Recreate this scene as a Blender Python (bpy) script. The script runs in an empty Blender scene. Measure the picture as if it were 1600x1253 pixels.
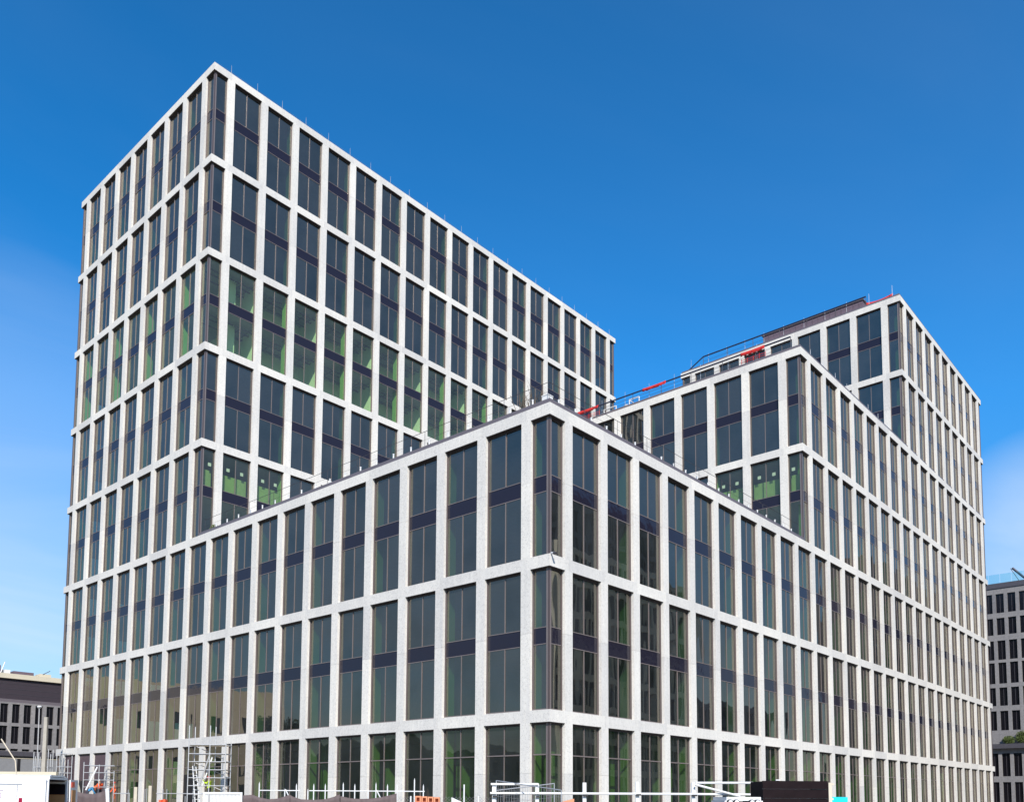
import bpy, bmesh, math, random
import numpy as np
from mathutils import Vector, Matrix
R = math.radians
random.seed(7)
S = bpy.context.scene
COL = S.collection

# ------------------------------------------------------------------ camera
EYE = Vector((-31.683, -25.371, 1.383))
YAW, PITCH, ROLL, FPX = 0.7332, 0.0809, 0.0065, 1365.58
SX, SY = -20.656, 510.70
cd = bpy.data.cameras.new('camera'); cam = bpy.data.objects.new('camera', cd); COL.objects.link(cam)
cy, sy, cp, sp = math.cos(YAW), math.sin(YAW), math.cos(PITCH), math.sin(PITCH)
fwd = Vector((cp*cy, cp*sy, sp)); rt = Vector((sy, -cy, 0)); up = rt.cross(fwd)
cr, sr = math.cos(ROLL), math.sin(ROLL)
rt, up = cr*rt + sr*up, -sr*rt + cr*up
cam.matrix_world = Matrix(((rt.x, up.x, -fwd.x, EYE.x), (rt.y, up.y, -fwd.y, EYE.y), (rt.z, up.z, -fwd.z, EYE.z), (0, 0, 0, 1)))
cd.sensor_fit = 'HORIZONTAL'; cd.sensor_width = 36; cd.lens = FPX*36/1600
cd.shift_x = -SX/1600; cd.shift_y = SY/1600
cd.clip_start = 0.1; cd.clip_end = 5000
S.camera = cam
S.render.resolution_x = 1024; S.render.resolution_y = 801

def spot(px, py, D):
    """point of the site seen in the survey photo at (px,py), D metres out along the camera heading"""
    r = rt*((px-800-SX)/FPX) + up*(-(py-626.5-SY)/FPX) + fwd
    h = r.x*cy + r.y*sy
    return EYE + r*(D/h)
def pix(X):
    d = Vector(X)-EYE; z = d.dot(fwd)
    return 800+SX+FPX*d.dot(rt)/z, 626.5+SY-FPX*d.dot(up)/z

# ------------------------------------------------------------------ light
SUN_AZ, SUN_EL = R(228), R(37)            # direction TOWARDS the sun, measured ccw from +x
wd = bpy.data.worlds.new('World'); S.world = wd; wd.use_nodes = True
nt = wd.node_tree; nt.nodes.clear()
def N(t, ty, **k):
    n = t.nodes.new(ty)
    for a, b in k.items(): setattr(n, a, b)
    return n
sky = N(nt, 'ShaderNodeTexSky', sky_type='NISHITA', sun_disc=False)
sky.sun_elevation = SUN_EL; sky.sun_rotation = R(90)-SUN_AZ
sky.altitude = 300; sky.air_density = 1.0; sky.dust_density = 0.25; sky.ozone_density = 3.0
bg = N(nt, 'ShaderNodeBackground'); bg.inputs['Strength'].default_value = 0.115
wo = N(nt, 'ShaderNodeOutputWorld')
tc = N(nt, 'ShaderNodeTexCoord'); sep = N(nt, 'ShaderNodeSeparateXYZ')
nt.links.new(tc.outputs['Generated'], sep.inputs[0])
def M_(op, a, b=None, c=None, tree=None, clamp=False):
    t = tree or nt
    n = N(t, 'ShaderNodeMath', operation=op, use_clamp=clamp)
    for i, v in enumerate((a, b, c)):
        if v is None: continue
        if isinstance(v, (int, float)): n.inputs[i].default_value = v
        else: t.links.new(v, n.inputs[i])
    return n.outputs[0]
zc = M_('ADD', M_('MAXIMUM', sep.outputs[2], 0.0), 0.12)
cu = M_('DIVIDE', sep.outputs[0], zc); cv = M_('DIVIDE', sep.outputs[1], zc)
cmb = N(nt, 'ShaderNodeCombineXYZ'); nt.links.new(cu, cmb.inputs[0]); nt.links.new(cv, cmb.inputs[1])
mp = N(nt, 'ShaderNodeMapping'); mp.inputs['Rotation'].default_value = (0, 0, R(35)); mp.inputs['Scale'].default_value = (0.35, 0.9, 1); mp.inputs['Location'].default_value = (3.1, 1.7, 0)
nt.links.new(cmb.outputs[0], mp.inputs[0])
nz = N(nt, 'ShaderNodeTexNoise'); nz.inputs['Scale'].default_value = 1.1; nz.inputs['Detail'].default_value = 7; nz.inputs['Roughness'].default_value = 0.55; nz.inputs['Distortion'].default_value = 0.6
nt.links.new(mp.outputs[0], nz.inputs['Vector'])
c1 = M_('MULTIPLY', M_('SUBTRACT', nz.outputs['Fac'], 0.36), 3.0, clamp=True)
def bank(d, r0, r1, amt):
    """a bank of thin cloud around a compass direction, torn up by the noise"""
    vm = N(nt, 'ShaderNodeVectorMath', operation='DOT_PRODUCT'); nt.links.new(tc.outputs['Generated'], vm.inputs[0]); vm.inputs[1].default_value = Vector(d).normalized()
    e = M_('DIVIDE', M_('SUBTRACT', vm.outputs['Value'], math.cos(R(r1))), math.cos(R(r0))-math.cos(R(r1)), clamp=True)
    return M_('MULTIPLY', M_('MULTIPLY', e, M_('MULTIPLY_ADD', c1, 0.6, 0.4)), amt)
def dr(az, el): return (math.cos(R(el))*math.cos(R(az)), math.cos(R(el))*math.sin(R(az)), math.sin(R(el)))
cm = M_('ADD', bank(dr(73, 14), 2, 16, 0.62), bank(dr(78, 5), 3, 16, 0.08))
streak = bank(dr(9, 14.2), 1.0, 6.5, 1.0)
gen = M_('MULTIPLY', M_('MULTIPLY', M_('SUBTRACT', nz.outputs['Fac'], 0.44), 2.5, clamp=True), 0.07)
cm = M_('MINIMUM', M_('ADD', M_('ADD', cm, streak), gen), 0.85)
veil = M_('ADD', bank(dr(-42, 14), 12, 44, 0.62), bank(dr(140, 14), 12, 44, 0.5))   # unseen veil added outside the view to grey the sky mirrored in the glazing
hs = N(nt, 'ShaderNodeHueSaturation'); hs.inputs['Saturation'].default_value = 1.385; hs.inputs['Value'].default_value = 1.28
nt.links.new(sky.outputs[0], hs.inputs['Color'])
el_ = M_('MINIMUM', M_('MULTIPLY_ADD', M_('MAXIMUM', sep.outputs[2], 0.0), 1.5, 0.42), 1.0)
el_ = M_('MULTIPLY', el_, M_('MULTIPLY_ADD', M_('MAXIMUM', M_('SUBTRACT', sep.outputs[2], 0.45), 0.0), -0.6, 1.0))
vs_ = N(nt, 'ShaderNodeVectorMath', operation='SCALE'); nt.links.new(hs.outputs[0], vs_.inputs[0]); nt.links.new(el_, vs_.inputs['Scale'])
mx = N(nt, 'ShaderNodeMixRGB'); nt.links.new(cm, mx.inputs[0]); mx.inputs[2].default_value = (4.2, 5.0, 6.0, 1)
nt.links.new(vs_.outputs[0], mx.inputs[1])
mv = N(nt, 'ShaderNodeMixRGB'); nt.links.new(veil, mv.inputs[0]); nt.links.new(mx.outputs[0], mv.inputs[1]); mv.inputs[2].default_value = (2.3, 2.5, 2.8, 1)
nt.links.new(mv.outputs[0], bg.inputs['Color']); nt.links.new(bg.outputs[0], wo.inputs[0])

sl = bpy.data.lights.new('sun', 'SUN'); sl.energy = 4.0; sl.angle = R(0.53); sl.color = (1.0, 0.955, 0.89)
so = bpy.data.objects.new('sun', sl); COL.objects.link(so)
sd = Vector((math.cos(SUN_EL)*math.cos(SUN_AZ), math.cos(SUN_EL)*math.sin(SUN_AZ), math.sin(SUN_EL)))
so.rotation_euler = sd.to_track_quat('Z', 'Y').to_euler(); so.location = (-60, -60, 90)
S.view_settings.view_transform = 'Standard'; S.view_settings.look = 'None'
S.view_settings.exposure = 0.62; S.view_settings.gamma = 1.0
S.render.engine = 'CYCLES'
S.cycles.max_bounces = 8; S.cycles.transparent_max_bounces = 16; S.cycles.glossy_bounces = 4; S.cycles.diffuse_bounces = 4

# ------------------------------------------------------------------ materials
MAT = {}
def mat(name, col, rough=0.6, metal=0.0, spec=0.5, noise=None, bump=None, alpha=None):
    """plain paint/metal/plastic with a little wear; noise=(scale, amount), bump=(scale, strength)"""
    m = bpy.data.materials.new(name); m.use_nodes = True; t = m.node_tree
    b = t.nodes['Principled BSDF']
    b.inputs['Base Color'].default_value = (*col, 1); b.inputs['Roughness'].default_value = rough
    b.inputs['Metallic'].default_value = metal; b.inputs['Specular IOR Level'].default_value = spec
    g = N(t, 'ShaderNodeNewGeometry')
    if noise is None: noise = (3.0, 0.18)
    n = N(t, 'ShaderNodeTexNoise'); n.inputs['Scale'].default_value = noise[0]; n.inputs['Detail'].default_value = 6
    t.links.new(g.outputs['Position'], n.inputs['Vector'])
    v = M_('MULTIPLY_ADD', M_('SUBTRACT', n.outputs['Fac'], 0.5, tree=t), 2*noise[1], 1.0, tree=t)
    mixn = N(t, 'ShaderNodeVectorMath', operation='SCALE'); mixn.inputs[0].default_value = col
    t.links.new(v, mixn.inputs['Scale']); t.links.new(mixn.outputs[0], b.inputs['Base Color'])
    if bump:
        n2 = N(t, 'ShaderNodeTexNoise'); n2.inputs['Scale'].default_value = bump[0]; t.links.new(g.outputs['Position'], n2.inputs['Vector'])
        bp = N(t, 'ShaderNodeBump'); bp.inputs['Strength'].default_value = bump[1]; bp.inputs['Distance'].default_value = 0.02
        t.links.new(n2.outputs['Fac'], bp.inputs['Height']); t.links.new(bp.outputs[0], b.inputs['Normal'])
    MAT[name] = m
    return m

def stone(name, c_hi, c_lo, speck, ns=7.0):
    m = bpy.data.materials.new(name); m.use_nodes = True; t = m.node_tree; b = t.nodes['Principled BSDF']
    b.inputs['Roughness'].default_value = 0.78; b.inputs['Specular IOR Level'].default_value = 0.3
    g = N(t, 'ShaderNodeNewGeometry'); pos = g.outputs['Position']
    a = N(t, 'ShaderNodeTexNoise'); a.inputs['Scale'].default_value = ns; a.inputs['Detail'].default_value = 5; a.inputs['Roughness'].default_value = 0.7
    t.links.new(pos, a.inputs['Vector'])
    v = N(t, 'ShaderNodeTexVoronoi'); v.inputs['Scale'].default_value = 16.0; t.links.new(pos, v.inputs['Vector'])
    l = N(t, 'ShaderNodeTexNoise'); l.inputs['Scale'].default_value = 0.35; l.inputs['Detail'].default_value = 3; t.links.new(pos, l.inputs['Vector'])
    at = N(t, 'ShaderNodeAttribute', attribute_name='tone')
    r = N(t, 'ShaderNodeValToRGB'); t.links.new(a.outputs['Fac'], r.inputs[0])
    r.color_ramp.elements[0].position = 0.32; r.color_ramp.elements[0].color = (*c_lo, 1)
    r.color_ramp.elements[1].position = 0.66; r.color_ramp.elements[1].color = (*c_hi, 1)
    # dark aggregate chips
    vs = N(t, 'ShaderNodeSeparateColor'); t.links.new(v.outputs['Color'], vs.inputs[0])
    chip = M_('MULTIPLY', M_('GREATER_THAN', vs.outputs[0], 0.80, tree=t), M_('LESS_THAN', v.outputs['Distance'], 0.42, tree=t), tree=t)
    mc = N(t, 'ShaderNodeMixRGB'); t.links.new(M_('MULTIPLY', chip, 0.4, tree=t), mc.inputs[0]); t.links.new(r.outputs[0], mc.inputs[1]); mc.inputs[2].default_value = (*speck, 1)
    ms = N(t, 'ShaderNodeMapping'); ms.inputs['Scale'].default_value = (5, 5, 0.35); t.links.new(pos, ms.inputs[0])
    ls = N(t, 'ShaderNodeTexNoise'); ls.inputs['Scale'].default_value = 1.0; ls.inputs['Detail'].default_value = 4; t.links.new(ms.outputs[0], ls.inputs['Vector'])
    k0 = M_('MULTIPLY_ADD', M_('SUBTRACT', ls.outputs['Fac'], 0.5, tree=t), 0.20, at.outputs['Fac'], tree=t)
    k = M_('MULTIPLY_ADD', M_('SUBTRACT', l.outputs['Fac'], 0.5, tree=t), 0.22, k0, tree=t)
    # panel-by-panel tone between a warm and a cool batch of the same stone
    warm = N(t, 'ShaderNodeMixRGB'); warm.inputs[1].default_value = (0.965, 0.97, 1.0, 1); warm.inputs[2].default_value = (1.03, 1.015, 0.985, 1)
    t.links.new(M_('MULTIPLY_ADD', k, 3.0, 0.5, tree=t, clamp=True), warm.inputs[0])
    mul = N(t, 'ShaderNodeMixRGB', blend_type='MULTIPLY'); mul.inputs[0].default_value = 1
    t.links.new(mc.outputs[0], mul.inputs[1]); t.links.new(warm.outputs[0], mul.inputs[2])
    sc = N(t, 'ShaderNodeVectorMath', operation='SCALE'); t.links.new(mul.outputs[0], sc.inputs[0]); t.links.new(M_('ADD', k, 1.0, tree=t), sc.inputs['Scale'])
    t.links.new(sc.outputs[0], b.inputs['Base Color'])
    bp = N(t, 'ShaderNodeBump'); bp.inputs['Strength'].default_value = 0.25; bp.inputs['Distance'].default_value = 0.01
    t.links.new(a.outputs['Fac'], bp.inputs['Height']); t.links.new(bp.outputs[0], b.inputs['Normal'])
    MAT[name] = m; return m

def glass(name, tint, f0=0.12, wav=0.42, body=0.06, refl=(0.90, 0.83, 0.72)):
    """coated double glazing: tinted see-through layer + mirror layer that grows at grazing angles"""
    m = bpy.data.materials.new(name); m.use_nodes = True; t = m.node_tree; t.nodes.clear()
    o = N(t, 'ShaderNodeOutputMaterial')
    tr = N(t, 'ShaderNodeBsdfTransparent'); tr.inputs[0].default_value = (*tint, 1)
    gl = N(t, 'ShaderNodeBsdfGlossy'); gl.inputs['Roughness'].default_value = 0.012; gl.inputs[0].default_value = (*refl, 1)
    g = N(t, 'ShaderNodeNewGeometry')
    mpn = N(t, 'ShaderNodeMapping'); mpn.inputs['Scale'].default_value = (1, 1, 0.30); t.links.new(g.outputs['Position'], mpn.inputs[0])
    n = N(t, 'ShaderNodeTexNoise'); n.inputs['Scale'].default_value = 1.0; n.inputs['Detail'].default_value = 0.6; t.links.new(mpn.outputs[0], n.inputs['Vector'])
    bp = N(t, 'ShaderNodeBump'); bp.inputs['Strength'].default_value = wav; bp.inputs['Distance'].default_value = 0.02
    t.links.new(n.outputs['Fac'], bp.inputs['Height']); t.links.new(bp.outputs[0], gl.inputs['Normal'])
    fr = N(t, 'ShaderNodeLayerWeight'); fr.inputs['Blend'].default_value = 0.5
    f = M_('MULTIPLY_ADD', M_('POWER', fr.outputs['Facing'], 4.0, tree=t), 1.0-f0, f0, tree=t)
    mx = N(t, 'ShaderNodeMixShader'); t.links.new(f, mx.inputs[0])
    if body:
        df = N(t, 'ShaderNodeBsdfDiffuse'); df.inputs[0].default_value = (0.25, 0.27, 0.30, 1)
        n3 = N(t, 'ShaderNodeTexNoise'); n3.inputs['Scale'].default_value = 0.55; n3.inputs['Detail'].default_value = 3; t.links.new(g.outputs['Position'], n3.inputs['Vector'])
        at = N(t, 'ShaderNodeAttribute', attribute_name='tone')
        bf = M_('MULTIPLY', M_('ADD', M_('MULTIPLY', n3.outputs['Fac'], 1.6, tree=t), at.outputs['Fac'], tree=t, clamp=True), body*1.35, tree=t)
        m2 = N(t, 'ShaderNodeMixShader'); t.links.new(bf, m2.inputs[0])
        t.links.new(tr.outputs[0], m2.inputs[1]); t.links.new(df.outputs[0], m2.inputs[2]); t.links.new(m2.outputs[0], mx.inputs[1])
    else: t.links.new(tr.outputs[0], mx.inputs[1])
    t.links.new(gl.outputs[0], mx.inputs[2]); t.links.new(mx.outputs[0], o.inputs[0])
    MAT[name] = m; return m

stone('pale_stone', (0.645, 0.62, 0.572), (0.55, 0.53, 0.49), (0.31, 0.30, 0.285))
stone('grey_stone', (0.245, 0.232, 0.228), (0.17, 0.162, 0.16), (0.09, 0.09, 0.09), 3.0)
stone('olive_stone', (0.86, 0.84, 0.68), (0.78, 0.76, 0.62), (0.2, 0.2, 0.2), 2.0)  # even pale olive, raised so the mirrored front reads brighter
glass('office_glass', (0.26, 0.35, 0.31), 0.16)
glass('clear_glass', (0.72, 0.84, 0.66), 0.09)
glass('shop_glass', (0.40, 0.47, 0.34), 0.09, 0.42)
mat('bronze_metal', (0.105, 0.080, 0.078), 0.42, 0.35, noise=(1.5, .08))
mat('mullion_metal', (0.20, 0.165, 0.155), 0.42, 0.3, noise=(1.5, .08))
mat('dark_soffit', (0.035, 0.027, 0.026), 0.5)
mat('coping_metal', (0.165, 0.140, 0.150), 0.45, 0.3, noise=(0.8, .12))
mat('slab_concrete', (0.30, 0.31, 0.30), 0.9)
mat('interior_wall', (0.22, 0.25, 0.22), 0.9)
mat('pale_partition', (0.66, 0.80, 0.58), 0.9, noise=(.7, .15))
mat('plasterboard_green', (0.18, 0.35, 0.10), 0.85, noise=(0.9, .12))
mat('board_green', (0.22, 0.31, 0.13), 0.85)
mat('white_paint', (0.66, 0.66, 0.65), 0.45, noise=(6, .05))
mat('white_cloth', (0.70, 0.66, 0.60), 0.9)
mat('galvanised', (0.50, 0.50, 0.50), 0.45, 0.6, noise=(8, .2))
mat('navy_rail', (0.012, 0.018, 0.05), 0.55)
mat('dark_rail', (0.05, 0.045, 0.05), 0.5)
mat('red_cloth', (0.48, 0.02, 0.018), 0.9, noise=(5, .3))
mat('red_paint', (0.55, 0.03, 0.02), 0.5)
mat('mauve_cladding', (0.135, 0.095, 0.115), 0.55, 0.1)
mat('purple_boarding', (0.085, 0.055, 0.062), 0.7)
mat('roof_gravel', (0.30, 0.29, 0.27), 0.95, noise=(12, .3))
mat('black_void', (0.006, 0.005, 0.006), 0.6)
m = bpy.data.materials.new('spandrel_glass'); m.use_nodes = True; t = m.node_tree; b = t.nodes['Principled BSDF']
b.inputs['Base Color'].default_value = (0.014, 0.012, 0.022, 1); b.inputs['Roughness'].default_value = 0.06; b.inputs['IOR'].default_value = 1.45
g = N(t, 'ShaderNodeNewGeometry'); n = N(t, 'ShaderNodeTexNoise'); n.inputs['Scale'].default_value = 1.2; t.links.new(g.outputs['Position'], n.inputs['Vector'])
bp = N(t, 'ShaderNodeBump'); bp.inputs['Strength'].default_value = 0.5; bp.inputs['Distance'].default_value = 0.02; t.links.new(n.outputs['Fac'], bp.inputs['Height']); t.links.new(bp.outputs[0], b.inputs['Normal'])
MAT['spandrel_glass'] = m

# ------------------------------------------------------------------ mesh tools
class MB:
    """collects boxes, quads, bars; builds ONE mesh object"""
    def __init__(s): s.v = []; s.f = []; s.m = []; s.t = []; s.mats = []
    def mi(s, name):
        if name not in s.mats: s.mats.append(name)
        return s.mats.index(name)
    def hexa(s, c, mt, tone=0.0):
        # c: 8 corners, bottom ring 0-3 then top ring 4-7, counter-clockwise seen from above
        c = [Vector(p) for p in c]; o = len(s.v); s.v += [tuple(p) for p in c]
        fs = [(3, 2, 1, 0), (4, 5, 6, 7), (0, 1, 5, 4), (1, 2, 6, 5), (2, 3, 7, 6), (3, 0, 4, 7)]
        if (c[1]-c[0]).cross(c[2]-c[1]).dot(c[4]-c[0]) < 0: fs = [f[::-1] for f in fs]
        k = s.mi(mt)
        for f in fs: s.f.append(tuple(o+i for i in f)); s.m.append(k); s.t.append(tone)
    def box(s, x0, x1, y0, y1, z0, z1, mt, tone=0.0):
        s.hexa([(x0, y0, z0), (x1, y0, z0), (x1, y1, z0), (x0, y1, z0), (x0, y0, z1), (x1, y0, z1), (x1, y1, z1), (x0, y1, z1)], mt, tone)
    def obox(s, fr, u0, u1, d0, d1, z0, z1, mt, tone=0.0):
        P = fr
        s.hexa([P(u0, d0, z0), P(u1, d0, z0), P(u1, d1, z0), P(u0, d1, z0), P(u0, d0, z1), P(u1, d0, z1), P(u1, d1, z1), P(u0, d1, z1)], mt, tone)
    def quad(s, pts, mt, tone=0.0):
        o = len(s.v); s.v += [tuple(p) for p in pts]; s.f.append(tuple(range(o, o+len(pts)))); s.m.append(s.mi(mt)); s.t.append(tone)
    def bar(s, a, b, r, mt, n=6, r2=None):
        a, b = Vector(a), Vector(b); d = (b-a).normalized(); r2 = r if r2 is None else r2
        q = Vector((0, 0, 1)) if abs(d.z) < 0.9 else Vector((1, 0, 0))
        x = d.cross(q).normalized(); y = d.cross(x); o = len(s.v); k = s.mi(mt)
        for p, rr in ((a, r), (b, r2)):
            for i in range(n):
                th = 2*math.pi*i/n; s.v.append(tuple(p + x*math.cos(th)*rr + y*math.sin(th)*rr))
        for i in range(n):
            j = (i+1) % n; s.f.append((o+i, o+n+i, o+n+j, o+j)); s.m.append(k); s.t.append(0)
        s.f.append(tuple(o+i for i in range(n))); s.m.append(k); s.t.append(0)
        s.f.append(tuple(o+2*n-1-i for i in range(n))); s.m.append(k); s.t.append(0)
    def build(s, name, parent=None, smooth=False):
        me = bpy.data.meshes.new(name); me.from_pydata(s.v, [], s.f)
        for k in s.mats: me.materials.append(MAT[k])
        me.polygons.foreach_set('material_index', s.m)
        a = me.attributes.new('tone', 'FLOAT', 'FACE'); a.data.foreach_set('value', s.t)
        if smooth: me.polygons.foreach_set('use_smooth', [True]*len(s.f))
        me.update()
        o = bpy.data.objects.new(name, me); COL.objects.link(o)
        if parent: o.parent = parent
        return o
def tag(o, label=None, cat=None, group=None, kind=None):
    if label: o['label'] = label
    if cat: o['category'] = cat
    if group: o['group'] = group
    if kind: o['kind'] = kind
    return o
def thing(name, loc, label, cat, group=None, rz=0):
    o = bpy.data.objects.new(name, None); o.empty_display_size = 0.3; COL.objects.link(o)
    o.location = loc; o.rotation_euler.z = rz
    return tag(o, label, cat, group)
def place(o, parent):
    """hang a world-space mesh under a thing without moving it"""
    o.parent = parent; o.matrix_parent_inverse = parent.matrix_basis.inverted()
    return o
def copy_tree(o, loc, rz=None, label=None, parent=None):
    c = o.copy(); COL.objects.link(c)
    if parent is None:
        c.location = loc
        if rz is not None: c.rotation_euler.z = rz
        if label: c['label'] = label
    else: c.parent = parent
    for ch in list(o.children): copy_tree(ch, None, parent=c)
    return c

# ------------------------------------------------------------------ ground
GZ = -0.30
n_ = 60
def gr():
    m = bpy.data.materials.new('site_ground'); m.use_nodes = True; t = m.node_tree; b = t.nodes['Principled BSDF']; b.inputs['Roughness'].default_value = 0.95
    g = N(t, 'ShaderNodeNewGeometry'); a = N(t, 'ShaderNodeTexNoise'); a.inputs['Scale'].default_value = 0.12; a.inputs['Detail'].default_value = 9; t.links.new(g.outputs['Position'], a.inputs['Vector'])
    r = N(t, 'ShaderNodeValToRGB'); t.links.new(a.outputs['Fac'], r.inputs[0]); r.color_ramp.elements[0].position = .35; r.color_ramp.elements[0].color = (0.14, 0.125, 0.10, 1)
    r.color_ramp.elements[1].position = .65; r.color_ramp.elements[1].color = (0.27, 0.25, 0.21, 1); t.links.new(r.outputs[0], b.inputs['Base Color'])
    bp = N(t, 'ShaderNodeBump'); bp.inputs['Distance'].default_value = .1; t.links.new(a.outputs['Fac'], bp.inputs['Height']); t.links.new(bp.outputs[0], b.inputs['Normal'])
    MAT['site_ground'] = m
gr()
mat('asphalt', (0.055, 0.055, 0.057), 0.9, noise=(4, .25), bump=(60, .4))
mat('kerb_concrete', (0.33, 0.32, 0.30), 0.9)
mb = MB(); mb.quad([(-2500, -2500, GZ), (2500, -2500, GZ), (2500, 2500, GZ), (-2500, 2500, GZ)], 'site_ground'); tag(mb.build('ground'), kind='structure')
mb = MB(); mb.quad([(-60, -22, GZ+.004), (400, -22, GZ+.004), (400, -12, GZ+.004), (-60, -12, GZ+.004)], 'asphalt'); tag(mb.build('road'), kind='structure')
mb = MB(); mb.box(-20, 400, -12, -9.2, GZ, GZ+.13, 'kerb_concrete'); tag(mb.build('pavement'), kind='structure')

# ------------------------------------------------------------------ the office building
W, H, Z1 = 2.9855, 7.4, 5.579
def L(n): return Z1+(n-1)*H if n > 0 else GZ
PH, BH, DP = 0.30, 0.58, 0.36            # half pier, band height, depth of the stone grid
def frame_of(ox, oy, U, IN):
    U, IN = Vector(U), Vector(IN)
    def P(u, d, z): return Vector((ox, oy, 0)) + U*u + IN*d + Vector((0, 0, z))
    return P
office = thing('office_building', (0, 0, GZ), 'stepped white stone grid office complex with dark glazing, towers rising from a low corner block', 'building')
wins = []          # (projected area, builder)
rnd = random.Random(3)

def panes(g, P, u0, u1, z0, z1, mt, d=0.225):
    tl = rnd.uniform(-.0035, .0035)*(u1-u0); ti = rnd.uniform(-.003, .003)*(z1-z0)
    g.quad([P(u0, d-tl, z0), P(u1, d+tl, z0), P(u1, d+tl+ti, z1), P(u0, d-tl+ti, z1)], mt, rnd.uniform(-.35, .35))

def win_unit(P, u0, u1, z0, z1, kind, mt, cl, cr_, s0, s1):
    """one double-storey opening. cl/cr_: True where that side meets a corner post"""
    def build(shared=None):
        fr = shared or MB(); gl = shared or MB(); spn = shared or MB()
        fm, mm = 'bronze_metal', 'mullion_metal'
        a = u0 + (0 if cl else .034); b = u1 - (0 if cr_ else .034)
        if not cl: fr.obox(P, u0, a, .165, .30, z0, z1-.03, fm)
        if not cr_: fr.obox(P, b, u1, .165, .30, z0, z1-.03, fm)
        fr.obox(P, a, b, .165, .30, z0, z0+.07, mm)
        fr.obox(P, a, b, .18, .30, z1-.11, z1-.03, 'dark_soffit')  # head frame coloured near black to stand in for the band's shadow
        # narrow inner casement line
        if not cl: fr.obox(P, a, a+.018, .195, .26, z0+.07, z1-.11, mm)
        if not cr_: fr.obox(P, b-.018, b, .195, .26, z0+.07, z1-.11, mm)
        fr.obox(P, s0, s1, .012, DP, z1-.028, z1-.001, 'dark_soffit')
        half = (u1-u0) < 1.6; c = (a+b)/2
        ai, bi = a+(0 if cl else .018), b-(0 if cr_ else .018)
        if kind == 'G': rows = [(z0+.07, z1-2.12+BH), (z1-2.06+BH, z1-.11)]
        else: rows = [(z0+.07, z1+BH-4.26), (z1+BH-3.42, z1-.11)]
        if kind == 'G': fr.obox(P, ai, bi, .18, .27, rows[0][1], rows[1][0], mm)
        else:
            fr.obox(P, ai, bi, .195, .26, rows[0][1], rows[0][1]+.04, mm); fr.obox(P, ai, bi, .195, .26, rows[1][0]-.04, rows[1][0], mm)
            spn.obox(P, ai, bi, .215, .24, rows[0][1]+.04, rows[1][0]-.04, 'spandrel_glass')
        for r0, r1 in rows:
            if half: panes(gl, P, ai-.01, bi+.01, r0-.01, r1+.01, mt)
            else:
                fr.obox(P, c-.021, c+.021, .192, .26, r0, r1, mm)
                panes(gl, P, ai-.01, c, r0-.01, r1+.01, mt); panes(gl, P, c, bi+.01, r0-.01, r1+.01, mt)
        if shared: return
        o = fr.build('window'); place(o, office)
        gl.build('glass', o)
        if kind != 'G': spn.build('spandrel', o)
        return o
    q = [pix(P(u, 0, z)) for u, z in ((u0, z0), (u1, z0), (u1, z1), (u0, z1))]
    ar = abs(sum(q[i][0]*q[(i+1) % 4][1]-q[(i+1) % 4][0]*q[i][1] for i in range(4))/2)
    wins.append((ar, build))

def facade(P, c0, c1, l0, l1, first=True, last=True, own0=True, own1=True, glassf=None, hidden=False):
    """stone grid + windows. c0,c1 in bays; own0/own1: this facade's bands fill the corner"""
    st = MB(); N_ = c1-c0
    U0, U1 = c0*W, c1*W
    def tone(): return rnd.gauss(0, .045)
    for lv in range(l0, l1):
        za = L(lv) if lv > 0 else GZ
        zb = L(lv+1)-BH
        for k in range(c0, c1):                                   # piers, in two or three stones
            u = (k+.5)*W; cuts = [za, (za+zb)/2+.3, zb] if lv > 0 else [za, za+2.9, zb]
            for i in range(len(cuts)-1):
                st.obox(P, u-PH, u+PH, 0, DP, cuts[i]+(.004 if i else 0), cuts[i+1]-(.004 if i < len(cuts)-2 else 0), 'pale_stone', tone())
        # band at the head
        edges = [U0 if own0 else U0+DP] + [(k+.5)*W for k in range(c0, c1)] + [U1 if own1 else U1-DP]
        for i in range(len(edges)-1):
            st.obox(P, edges[i]+(.003 if i else 0), edges[i+1]-(.003 if i < len(edges)-2 else 0), 0, DP, zb, L(lv+1), 'pale_stone', tone())
        for k in range(c0, c1+1):
            u0 = (k-.5)*W+PH; u1 = (k+.5)*W-PH; cl = cr2 = False
            s0, s1 = u0, u1
            if k == c0: u0 = U0+DP-.01; cl = True; s0 = U0+(.012 if own0 else DP)
            if k == c1: u1 = U1-DP+.01; cr2 = True; s1 = U1-(.012 if own1 else DP)
            kind = 'G' if lv == 0 else 'N'
            mt = glassf(k, lv) if glassf else ('shop_glass' if lv == 0 else 'office_glass')
            win_unit(P, u0, u1, za, zb, kind, mt, cl, cr2, s0, s1)
    o = st.build('stone_grid'); place(o, office)
    return o

XA, YA, XB, XC, XE, YC = 18*W, 11*W, 10*W, 18*W, 28*W, 8*W
YE = 19*W
F1 = frame_of(0, 0, (0, 1, 0), (1, 0, 0))
F2 = frame_of(0, 0, (1, 0, 0), (0, 1, 0))
FA = frame_of(0, YA, (1, 0, 0), (0, 1, 0))
FB = frame_of(XB, 0, (0, 1, 0), (1, 0, 0))
FC = frame_of(XC, 0, (0, 1, 0), (1, 0, 0))
FE = frame_of(XE, 0, (0, 1, 0), (-1, 0, 0))
FAe = frame_of(XA, YA, (0, 1, 0), (-1, 0, 0))
FAn = frame_of(0, YE, (1, 0, 0), (0, -1, 0))
FBn = frame_of(XB, YC, (1, 0, 0), (0, -1, 0))
clearA = lambda k, lv: 'shop_glass' if lv == 0 else ('clear_glass' if lv == 5 or (lv == 3 and k < 3) else 'office_glass')
tag(facade(F1, 0, 19, 0, 3), 'long left street front of the low block')
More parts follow.
